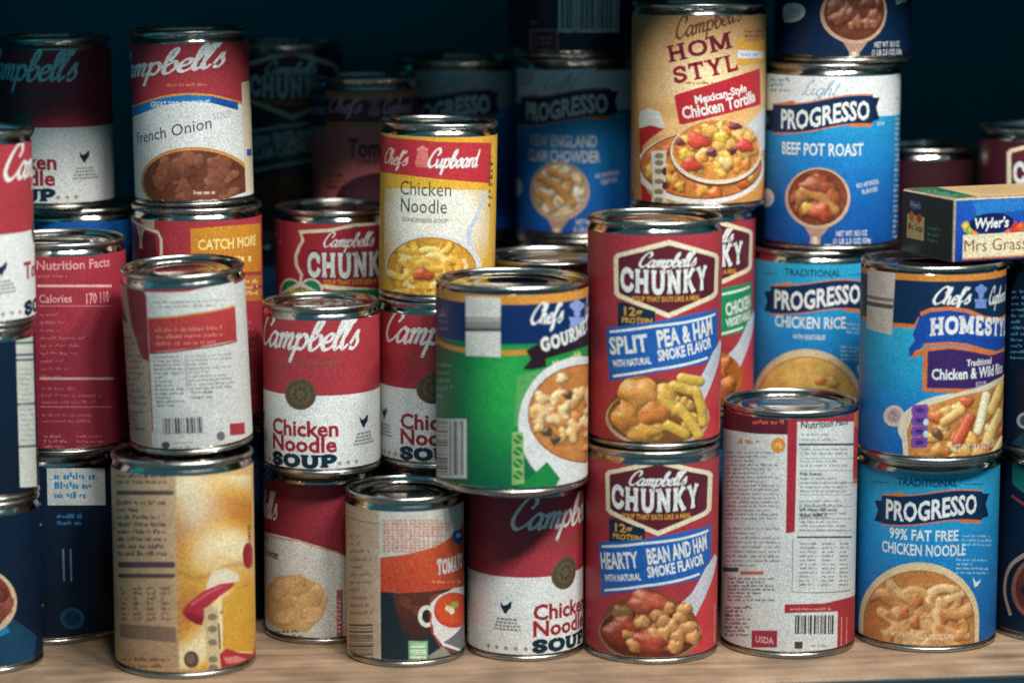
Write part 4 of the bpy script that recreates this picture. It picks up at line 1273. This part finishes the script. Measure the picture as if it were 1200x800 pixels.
def homestyle_blue():
    s = Print(.041, .112, 1092, 85, 544, 313, v1=.112 - .0046)
    s.rng = random.Random(21)
    s.base([(313, '#0a2c50'), (380, '#0a2c50'), (381, '#30a8c8'), (440, '#2698c6'), (480, '#1c78bc'), (544, '#1258a2')])
    s.band(308, 330, '#cf8438'); s.band(330, 384, '#0a2a4c')
    s.line([(1006, 372), (1036, 380), (1060, 382), (1066, 372)], 5, ORANGE)
    s.poly([(1011, 316), (1038, 320), (1036, 392), (1011, 384)], '#c4b8ac')
    s.poly([(1011, 345), (1037, 350), (1037, 354), (1011, 349)], '#7c746c'); s.poly([(1011, 352), (1037, 357), (1036, 362), (1011, 357)], '#5c5450')
    cupboard_mark(s, 1079, 356, 118, 19, WHITE, '#7488c8')
    # waving banner
    top = [(1058, 392), (1066, 368), (1076, 363), (1098, 361), (1120, 364), (1142, 372), (1160, 374), (1176, 369)]
    bot = [(1176, 406), (1160, 413), (1142, 410), (1120, 404), (1098, 402), (1070, 404)]
    s.poly(top + bot + [(1056, 420), (1054, 408), (1061, 398)], '#17479c')
    s.line(top[1:], 4.5, ORANGE); s.line(bot, 4, ORANGE)
    s.poly([(1055, 420), (1062, 410), (1074, 407), (1090, 410), (1074, 413)], ORANGE)
    s.slab('HOMESTYLE', 1077, 390, 142, 21, WHITE, 'l', weight=.25, serif=.2, wave=lambda t: .25 * math.sin((t + .12) * 4.6) - .15)
    s.poly([(1070, 408), (1100, 405), (1130, 409), (1150, 414), (1178, 408), (1178, 454), (1120, 460), (1070, 458)], ORANGE)
    s.poly([(1075, 411), (1100, 408), (1130, 412), (1150, 416), (1178, 410), (1178, 440), (1150, 452), (1120, 455), (1075, 454)], '#3c2460')
    s.text('Traditional', 1121, 427, 38, 8, WHITE, 'l', bold=.02)
    s.text('Chicken & Wild Rice', 1080, 442, 112, 13, WHITE, 'l', bold=.025)
    s.text('SOUP', 1133, 452, 16, 6, '#c8b8d8', 'l')
    s.ell(1116, 500, 72, 40, '#d8d0bc', a0=140, a1=330, n=40)
    s.poly([(1048, 500), (1054, 482), (1074, 470), (1100, 462), (1140, 452), (1180, 436), (1180, 548), (1052, 548)], '#d8ccb0')
    s.poly([(1054, 506), (1060, 486), (1080, 474), (1110, 464), (1150, 456), (1180, 440), (1180, 546), (1058, 546)], '#b87434')
    it = s.balls(34, ['#dca458', '#d09048', '#e4b878', '#d0703c'], 6, 10, 1122, 508, 58, 34)
    for P, w, c in (([(1156, 480), (1170, 450)], 14, '#e4b468'), ([(1138, 504), (1147, 464)], 12, '#f0dcb0'), ([(1150, 516), (1168, 484)], 14, '#e8bc74'), ([(1112, 518), (1126, 490)], 13, '#cc5c38'), ([(1096, 494), (1116, 480)], 11, '#e0a860'), ([(1158, 536), (1174, 516)], 12, '#ecc888')):
        it.append(('tube', P, w, 9, c))
    it += [('ball', 1122, 470, 8, 6, .2, 9, '#d0603a'), ('ball', 1088, 508, 8, 5, .8, 9, '#6c4c34')]
    def dish(X, Y):
        edge = np.interp(X, [1052, 1060, 1080, 1110, 1150, 1180], [520, 486, 474, 464, 456, 440])
        return (Y > edge) & (X > 1055 + np.clip(Y - 530, 0, 20) * .2) & (Y < 545)
    s.picture(1118, 494, 63, 54, it, '#c88444', dish, .8)
    s.ell(1040, 487, 11, 12.5, '#d8c0b4'); s.ell(1040, 487, 7, 8.5, '#b09a98'); s.line([(1037, 482), (1043, 486), (1038, 490), (1043, 493)], 1.6, '#6c5c70')
    for y in (480, 492, 505, 518): s.poly([(1060, y - 6), (1076, y - 7), (1078, y), (1076, y + 6), (1060, y + 6), (1058, y)], '#7a4aa0'); s.ell(1068, y, 5, 3, '#4a2c78')
    for y in (494, 508): s.ell(1075, y, 3, 4, '#c0d8d0')
    s.text('NET WT 18.6 OZ (1 LB', 1104, 526, 66, 8, '#e8d8c0', 'l', bold=.01)
    return s

def tomato_mug():
    s = Print(.0335, .097, 475, 69, 782, 583)
    s.rng = random.Random(22)
    s.base('#cdc8bc')
    s.poly([(400, 570), (448, 570), (448, 790), (400, 790)], '#c4ae96')
    s.line([(406, 602), (448, 612)], 1, '#8c6c5c')
    s.small(412, 620, 444, 720, 9, '#98806c', th=.42)
    s.bars(410, 730, 440, 772, '#5c4c48', False)
    s.small(452, 606, 536, 646, 3.6, '#c87058', th=.5)
    for x in range(454, 532, 5): s.line([(x, 607), (x, 645)], 1.1, '#c88a78')
    s.poly([(449, 652), (480, 648), (510, 640), (532, 626), (546, 612), (546, 700), (500, 694), (449, 692)], ('#cc5a34', '#b8402c'))
    s.ell(537, 628, 6.5, 8, '#1c4c9c'); s.ell(538, 626, 3, 3, '#c8d8e8')
    s.slab('TOMATO', 514, 671, 50, 18, WHITE, 'l', weight=.25)
    s.small(508, 676, 544, 684, 6, '#e0a070')
    s.poly([(449, 692), (480, 694), (520, 690), (546, 684), (546, 790), (449, 790)], '#1c2c34')
    s.poly([(462, 694), (520, 691), (530, 704), (512, 736), (490, 752), (474, 738)], ('#5c3024', '#3a2424'))
    s.blob(478, 704, 9, '#6c3c2c', .6); s.blob(494, 716, 11, '#6c3a28', .6); s.blob(512, 700, 8, '#7c442c', .6)
    s.ell(502, 721, 10, 13, '#dcd8d0'); s.ell(502, 721, 5.5, 8, '#2c2420')
    s.poly([(506, 706), (516, 696), (532, 688), (548, 686), (548, 764), (536, 762), (520, 756), (510, 742)], '#dcdad4')
    s.line([(505, 716), (508, 740), (518, 758), (534, 764)], 2, '#a83c30')
    s.ell(532, 714, 22, 21, '#c83c28'); s.ell(531, 712, 19, 18, '#d4512c')
    s.blob(526, 712, 4, '#e8d8a0'); s.blob(533, 708, 4.5, '#a8b850'); s.blob(530, 715, 3.5, '#f0e8d0')
    s.poly([(520, 752), (546, 728), (546, 764)], '#6c6c74')
    s.rect(481, 750, 503, 772, '#7cb47c'); s.bars(483, 753, 501, 769, '#e0ecd8', False)
    s.poly([(503, 768), (520, 756), (530, 768), (512, 782)], '#8c8c80')
    return s

def cream_label():
    s = Print(.0335, .102, 377, 67, 755, 553)
    s.rng = random.Random(23)
    s.base('#d9d8d0')
    s.poly([(300, 540), (460, 540), (460, 668), (420, 656), (397, 645), (356, 632), (312, 622), (300, 620)], '#8c2c3a')
    s.line([(312, 623), (356, 633), (397, 646), (420, 657)], 2, '#c8a070')
    s.script("Campbell's", 270, 606, 84, 32, '#dcd8d8', rot=4, weight=.28)
    s.text('Cream of', 312, 640, 30, 11, INK, 'c', bold=.02); s.text('Chowder', 320, 655, 34, 11, INK, 'c', bold=.02)
    s.poly([(314, 690), (330, 674), (356, 672), (380, 684), (389, 702), (380, 724), (364, 740), (336, 738), (314, 726)], '#d8ae78')
    s.picture(351, 706, 36, 32, s.balls(12, ['#e0b880', '#d8ac74'], 8, 14, 350, 706, 30, 24), '#dcb27a', relief=.16, gloss=.1)
    s.small(316, 736, 362, 746, 5, '#6c5c54', th=.6)
    s.poly([(393, 648), (398, 649), (398, 752), (393, 752)], '#d8d4cc'); s.poly([(398, 690), (405, 690), (405, 746), (398, 748)], '#a85a5a')
    s.small(399, 700, 404, 742, 5, '#e0c8c0', th=.5)
    return s

def chef_tomato():
    s = Print(.0335, .102, 428, 63, 285, 91)
    s.rng = random.Random(24)
    s.base('#dc7872')
    s.band(85, 108, '#3c3c4c'); s.band(108, 118, '#b87c4c'); s.band(117, 143, '#5a2c44'); s.band(143, 149, '#b87c4c')
    cupboard_mark(s, 388, 132, 110, 17, '#cfa8a8', '#a87880')
    s.text('Tomato', 411, 184, 64, 23, '#16202c', 'l', bold=.03)
    s.text('CONDENSED', 421, 192, 40, 6, '#2c2028', 'l')
    s.rect(362, 92, 385, 152, '#3c4450'); s.rect(362, 112, 385, 118, '#6c7078'); s.rect(362, 126, 385, 134, '#8c9098'); s.rect(362, 148, 385, 162, '#9c8c8c')
    s.small(386, 200, 412, 222, 7, '#6c2c34', th=.5)
    s.ell(450, 240, 56, 38, '#4c2030')
    return s

def barcode_back():
    s = Print(.041, .112, 670, 78, 70, -148)
    s.rng = random.Random(25)
    s.base('#0c2434')
    s.rect(650, -40, 721, 40, WHITE); s.bars(653, -38, 719, 36, '#10202c')
    s.small(652, 36, 718, 44, 7, '#10202c', th=.6)
    s.rect(617, 36, 650, 62, '#b07a7c'); s.rect(619, 38, 648, 60, '#4c2030'); s.small(622, 42, 645, 56, 6, '#b07a7c')
    s.small(617, 22, 634, 32, 7, '#8c948c')
    return s

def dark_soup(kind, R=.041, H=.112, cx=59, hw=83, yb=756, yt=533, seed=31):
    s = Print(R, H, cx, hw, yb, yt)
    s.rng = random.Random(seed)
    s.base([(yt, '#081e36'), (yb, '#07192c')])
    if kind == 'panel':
        s.rect(70, 548, 131, 591, '#c8ccc8'); s.small(78, 550, 126, 584, 11, '#2c84b4', th=.6)
        s.small(80, 598, 110, 620, 8, '#2c6c94', th=.5)
        for x in (86, 94): s.line([(x, 642), (x, 680)], 2.5, '#5c7c94')
        s.ell(94, 724, 13, 13, '#204a68'); s.ell(94, 724, 9, 9, '#0d2f50')
        for y in (570, 588, 612, 707): s.rect(46, y, 62, y + 3, '#7c94a4')
    elif kind == 'strip':
        s.rect(28, 380, 46, 570, '#c8ccc0')
        for y in (398, 412, 418, 470, 520): s.rect(28, y, 46, y + 3, '#5c6c74')
        s.small(30, 425, 45, 515, 6, '#94a09c', th=.35)
        s.ell(-4, 490, 10, 22, '#c4c8c0')
    elif kind == 'bowl':
        s.poly([(-40, 740), (20, 722), (45, 745), (40, 790), (-40, 790)], '#12405c'); s.poly([(-2, 728), (14, 726), (20, 740), (2, 748)], '#1c7ca8')
        s.ell(-6, 704, 34, 38, '#d0b494'); s.ell(-7, 702, 30, 33, '#7c3a30')
        s.chunks(-7, 702, 24, 26, ['#8c4438', '#7a3a30', '#985444'], 20, 7, 11)
    elif kind == 'badge':
        s.small(1178, 336, 1200, 420, 7, '#5c8ca4', th=.4); s.ell(1194, 492, 9, 10, '#9cb0b8'); s.ell(1194, 492, 6, 7, '#2c4c60')
        s.text('PROGRESSO', 1258, 380, 110, 24, WHITE, bold=.02); s.poly([(1180, 520), (1200, 500), (1230, 548), (1180, 548)], '#12405c')
    elif kind == 'spoon':
        s.poly([(1176, 540), (1200, 556), (1200, 586), (1176, 566)], '#1c7c6c'); s.line([(1176, 580), (1204, 600)], 3, '#a83c34')
        s.line([(1178, 720), (1172, 690), (1178, 660), (1204, 640)], 5, '#b09484', True)
        s.ell(1206, 688, 28, 38, '#8c5a44'); s.ell(1206, 688, 24, 33, '#5c2c24'); s.blob(1196, 690, 8, '#2c1c20')
        s.text('PROGRESSO', 1250, 610, 110, 24, WHITE, bold=.02)
    elif kind == 'blue':
        s.base([(yt, '#1c5ca4'), (yt + 12, '#1a64b0'), (yb, '#0f4488')])
        s.text('PROGRESSO', cx, yt + 75, 110, 24, WHITE, bold=.02)
        s.ell(cx, yb - 40, 48, 40, '#8c5a34')
    elif kind == 'plain':
        s.band(yt + 40, yt + 90, '#15426c')
    return s

# ------------------------------------------------------------------ the cans
CHK, PRG, CND, SHT = (.038, .122), (.041, .112), (.0335, .102), (.0335, .097)
def put(p, dims, X, Y, Z, label, group, tilt=(0, 0), name='soup_can'):
    r = can(dims[0], dims[1], X, Y, Z, label, group, tilt, name)
    p.build('label', PAPER, r)
    return r

G_RED = 'red stew cans with a hexagonal sign'
G_CND = 'small red and white condensed soup cans'
G_BLUE = 'blue soup cans with a dark waving ribbon'
G_TAN = 'tan tortilla soup cans'
G_DARK = 'dark navy soup cans in shadow'

# bold red cans
L1 = [('SPLIT', 714, 414, 49, 20), ('PEA & HAM', 768, 406, 76, 20), ('WITH NATURAL', 717, 429, 48, 8), ('SMOKE FLAVOR', 768, 422, 74, 13)]
put(chunky(f_pea, '#235fae', L1, seed=41, H=.128), (.038, .128), .081, .004, .122, 'red split pea and ham soup can stacked on another red can in the middle', G_RED)
L2 = [('HEARTY', 713, 414, 51, 19), ('BEAN AND HAM', 768, 406, 80, 18.5), ('WITH NATURAL', 717, 429, 48, 8), ('SMOKE FLAVOR', 768, 422, 74, 13)]
put(chunky(f_bean, '#235fae', L2, rot=-.11, seed=42), CHK, .080, -.0025, 0, 'red hearty bean and ham soup can standing on the wooden shelf', G_RED)
L3 = [('CHICKEN', 803, 404, 48, 16), ('VEGETABLES', 803, 418, 50, 10)]
put(chunky(f_veg, '#1d8a55', L3, rot=.04, seed=43), CHK, .109, .115, .122, 'red can with green chicken vegetables banner under the tan tortilla soup can', G_RED)
L4 = [('NEW ENGLAND', 726, 408, 90, 15), ('CLAM CHOWDER', 726, 424, 98, 15)]
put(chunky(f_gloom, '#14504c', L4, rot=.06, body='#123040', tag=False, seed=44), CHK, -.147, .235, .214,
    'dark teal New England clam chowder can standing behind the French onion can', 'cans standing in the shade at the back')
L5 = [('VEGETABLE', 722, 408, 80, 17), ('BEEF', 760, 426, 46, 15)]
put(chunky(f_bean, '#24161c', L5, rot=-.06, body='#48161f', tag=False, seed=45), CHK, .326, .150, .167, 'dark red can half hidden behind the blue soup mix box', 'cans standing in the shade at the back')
put(state_label(), CHK, -.105, .112, .122, 'red can with two green hearts left of the yellow noodle soup can', G_RED)
put(catch_label(), (.038, .128), -.186, .072, .122, 'red can with an orange panel directly under the French onion soup can', G_RED)
put(facts_red(), CHK, -.262, .036, .112, 'red can showing only its nutrition facts panel at the left', G_RED)

# condensed red and white cans
put(condensed(seed=51), SHT, -.110, .023, .102, 'red and white chicken noodle soup can with its whole label facing forward', G_CND)
put(condensed(rot=.27, seed=52), SHT, -.044, .043, .102, 'red and white chicken noodle can directly under the yellow noodle soup can', G_CND)
put(condensed(rot=1.05, H=.102, seed=53), CND, .0075, -.001, 0, 'red and white chicken noodle can carrying the big green can', G_CND)
put(condensed(rot=-.20, H=.102, seed=54), CND, -.274, .112, .244, 'red and white can in the shade, standing on the bright blue can', G_CND)
put(condensed(('Tomato',), rot=2.05, R=.0345, H=.108, seed=55), (.0345, .108), -.300, -.030, .194, 'red and white tomato soup can cut off by the left edge', G_CND)
put(cream_label(), CND, -.112, .036, 0, 'condensed soup can with a tan bowl picture and a sloping dark red top', G_CND)
put(onion_label(), (.0345, .102), -.187, .072, .250, 'red and white French onion soup can with a brown bowl, top of its stack', G_CND, (0, -1.0))
put(facts_tomato(), (.0345, .102), -.182, -.008, .122, 'small can turned to its grey back panel, standing on the tan can', None, (3.0, -1.8))
put(tomato_mug(), SHT, -.061, -.013, 0, 'short tomato soup can with a white mug picture on the wooden shelf', None)

# tan cans
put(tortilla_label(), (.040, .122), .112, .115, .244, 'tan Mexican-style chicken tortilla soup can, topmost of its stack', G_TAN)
put(tortilla_side(), (.0395, .122), -.185, -.031, 0, 'tan can turned to its small print, nearest the front of the shelf', G_TAN)

put(facts_tall(), (.0385, .143), .160, .010, 0, 'tall can showing its white nutrition panel and bar code', None)
put(gold_noodle(), CND, -.044, .042, .199, 'yellow chicken noodle soup can with a red band', None, (0, 1.2))
put(gourmet_label(), (.0425, .116), .000, -.021, .102, 'big green can with a navy top band and a bowl of vegetables', None)
put(homestyle_blue(), PRG, .241, .016, .112, 'blue chicken and wild rice soup can with a purple panel, under the box', None)

# blue cans
put(blue_trad([('99% FAT FREE', 82, 13), ('CHICKEN NOODLE', 102, 13.5)], rot=-.12, seed=61), PRG, .242, .025, 0, 'blue fat free chicken noodle soup can standing on the wooden shelf', G_BLUE)
put(blue_trad([('CHICKEN RICE', 90, 14.5)], rot=-.14, with_line='WITH VEGETABLES', food='rice', seed=62), PRG, .187, .130, .106, 'blue chicken rice soup can behind the tall nutrition panel can', G_BLUE)
put(blue_light([('BEEF POT ROAST', 100)], f_roast, rot=-.07, seed=63), PRG, .194, .130, .218, 'blue and white beef pot roast soup can with a spoon picture, fully lit', G_BLUE)
put(blue_light([('NEW ENGLAND', 88), ('CLAM CHOWDER', 96)], f_chowder, rot=-.16, seed=64), PRG, .0440, .194, .2175, 'blue New England clam chowder can in half shade', G_BLUE)
put(blue_light([], f_dark, rot=.30, seed=65, shaded=True), PRG, .200, .130, .330, 'blue can in painted shade with a spoon picture standing on the beef pot roast can', G_BLUE)
put(blue_light([('CHICKEN', 60)], f_chowder, rot=.03, seed=66, dim='#b8b8b4'), PRG, -.036, .235, .214, 'dim can with a pale patch behind the yellow noodle soup can', G_BLUE)
put(dark_soup('blue', .041, .120, 97, 80, 492, 258), (.041, .120), -.262, .126, .124, 'bright blue can of which only a narrow strip shows, far left', G_BLUE)

# cans in shade
put(chef_tomato(), CND, -.092, .183, .216, 'dusky pink tomato soup can behind the yellow noodle soup can', 'cans standing in the shade at the back')
put(barcode_back(), PRG, .039, .194, .3297, 'black can with a white bar code standing on the clam chowder can', G_DARK)
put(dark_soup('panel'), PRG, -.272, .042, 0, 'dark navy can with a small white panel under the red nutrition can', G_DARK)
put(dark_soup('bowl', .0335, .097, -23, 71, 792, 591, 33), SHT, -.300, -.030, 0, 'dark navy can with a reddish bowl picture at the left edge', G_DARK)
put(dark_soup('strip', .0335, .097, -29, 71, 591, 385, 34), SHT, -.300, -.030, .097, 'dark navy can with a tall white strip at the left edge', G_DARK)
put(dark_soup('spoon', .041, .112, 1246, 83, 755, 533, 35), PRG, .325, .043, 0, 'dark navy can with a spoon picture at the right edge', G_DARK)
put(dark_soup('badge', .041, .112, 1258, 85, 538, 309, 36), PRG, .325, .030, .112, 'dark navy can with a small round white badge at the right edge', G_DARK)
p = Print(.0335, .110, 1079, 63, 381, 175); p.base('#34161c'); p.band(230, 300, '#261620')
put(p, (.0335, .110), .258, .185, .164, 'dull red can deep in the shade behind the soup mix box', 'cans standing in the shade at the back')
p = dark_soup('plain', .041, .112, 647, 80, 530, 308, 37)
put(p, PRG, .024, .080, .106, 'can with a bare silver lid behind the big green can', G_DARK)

# cans further back that only carry others
for R, H, X, Y, Z in ((.038, .122, -.186, .072, 0), (.038, .122, .109, .115, 0), (.0335, .102, -.047, .056, 0), (.038, .122, -.105, .112, 0), (.041, .124, -.262, .126, 0),
                      (.041, .106, .187, .130, 0), (.041, .106, .0440, .194, 0), (.041, .1113, .0440, .194, .106), (.041, .106, .024, .080, 0), (.0335, .108, -.092, .183, 0),
                      (.0335, .108, -.092, .183, .108), (.038, .107, -.147, .235, 0), (.038, .107, -.147, .235, .107), (.041, .107, -.036, .235, 0), (.041, .107, -.036, .235, .107),
                      (.038, .0835, .326, .150, 0), (.038, .0835, .326, .150, .0835), (.0335, .082, .258, .185, 0), (.0335, .082, .258, .185, .082)):
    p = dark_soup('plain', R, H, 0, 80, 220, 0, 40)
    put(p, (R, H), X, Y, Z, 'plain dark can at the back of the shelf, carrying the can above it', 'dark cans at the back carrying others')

# ------------------------------------------------------------------ soup mix box on the blue can
def soup_box():
    W, D, Hh = .135, .058, .036
    root = bpy.data.objects.new('soup_mix_box', None)
    COL.objects.link(root)
    root.location = (.2475, -.013, .2246)
    root.rotation_euler = (0, 0, math.radians(22))
    root['label'] = 'blue soup mix box with a cream name panel lying on the cans'
    root['category'] = 'box'
    m, nt, b, N, K = new_mat('box_board')
    tc = N('ShaderNodeTexCoord'); n = N('ShaderNodeTexNoise'); n.inputs['Scale'].default_value = 900; K(tc.outputs['Object'], n.inputs['Vector'])
    cr = N('ShaderNodeValToRGB'); cr.color_ramp.elements[0].position = .3; cr.color_ramp.elements[1].position = .7
    cr.color_ramp.elements[0].color = (.26, .2, .13, 1); cr.color_ramp.elements[1].color = (.62, .52, .38, 1)
    K(n.outputs['Fac'], cr.inputs['Fac']); K(cr.outputs['Color'], b.inputs['Base Color']); b.inputs['Roughness'].default_value = .7
    link('carton', slab_mesh('carton', 0, W, 0, D, 0, Hh, .0009), m, root)
    k = .485e-3
    # front panel: tracing units from the near top corner
    s = Print(Hh, Hh, 0, Hh / k, 74, 0, flat=(.0009, W - .0009), v0=.0009, v1=Hh - .0009)
    s.rng = random.Random(71)
    s.base([(0, '#1c5cb0'), (20, '#1c50ac'), (74, '#123a94')])
    s.poly([(24, 4), (90, 2), (96, 16), (30, 20)], '#2a78c0')
    for x, y, r, c in ((16, 33, 6, '#c8a040'), (22, 38, 6, '#8ca840'), (28, 42, 5, '#c86a30'), (78, 34, 6, '#c03c30'), (84, 40, 7, '#b83028'), (72, 42, 5, '#c85a30'), (90, 36, 6, '#d0602c')):
        s.blob(x, y, r, c); s.blob(x - 1, y - 2, r * .5, s.shade(c, 1.5))
    s.ell(50, 30, 30, 12, '#0c1c54'); s.text("Wyler's", 50, 35, 46, 12, WHITE, bold=.03, shear=.1)
    s.poly([(12, 42), (150, 42), (150, 70), (12, 70)], '#e0d4b0'); s.line([(12, 70), (150, 70)], 2, ORANGE)
    s.text('Mrs Grass', 56, 62, 84, 15, '#7a3c20', bold=-.004)
    s.text('SOUP MIX', 210, 45, 70, 16, WHITE, bold=.02)
    f = s.build('front_panel', CARD, root)
    f.location = (0, -.0002, 0)
    # end panel (dark green)
    s = Print(Hh, Hh, 0, Hh / k, 74, 0, flat=(-D + .0009, -.0009), v0=.0009, v1=Hh - .0009)
    s.rng = random.Random(72)
    s.base([(0, '#052a30'), (74, '#041f26')])
    s.ell(-88, 16, 16, 7, '#16305c'); s.text("Wyler's", -88, 19, 24, 8, '#8ca8b8', bold=.02)
    s.rect(-106, 28, -66, 56, '#c0aa78'); s.blob(-96, 30, 6, '#b07030'); s.blob(-78, 30, 6, '#a84030')
    s.text('Mrs Grass', -86, 46, 34, 9, '#5c3420', bold=.02)
    s.small(-58, 34, -24, 60, 7, '#2c7c68', th=.5)
    e = s.build('end_panel', CARD, root)
    e.rotation_euler = (0, 0, -PI / 2)
    e.location = (-.0002, 0, 0)
    # green strip on the tan top
    s = Print(Hh, D, 0, Hh / k, D / k, 0, flat=(.0009, W - .0009), v0=.0009, v1=D - .0009)
    s.rng = random.Random(73)
    s.base('#b89c70')
    s.poly([(2, 4), (46, 3), (34, 112), (4, 116)], '#14583f'); s.small(6, 20, 34, 104, 10, '#7cb498', th=.4)
    s.small(60, 20, 240, 100, 12, '#a0845c', th=.4)
    t = s.build('top_panel', CARD, root)
    t.rotation_euler = (-PI / 2, 0, 0)
    t.location = (0, 0, Hh + .0002)
    return root
soup_box()
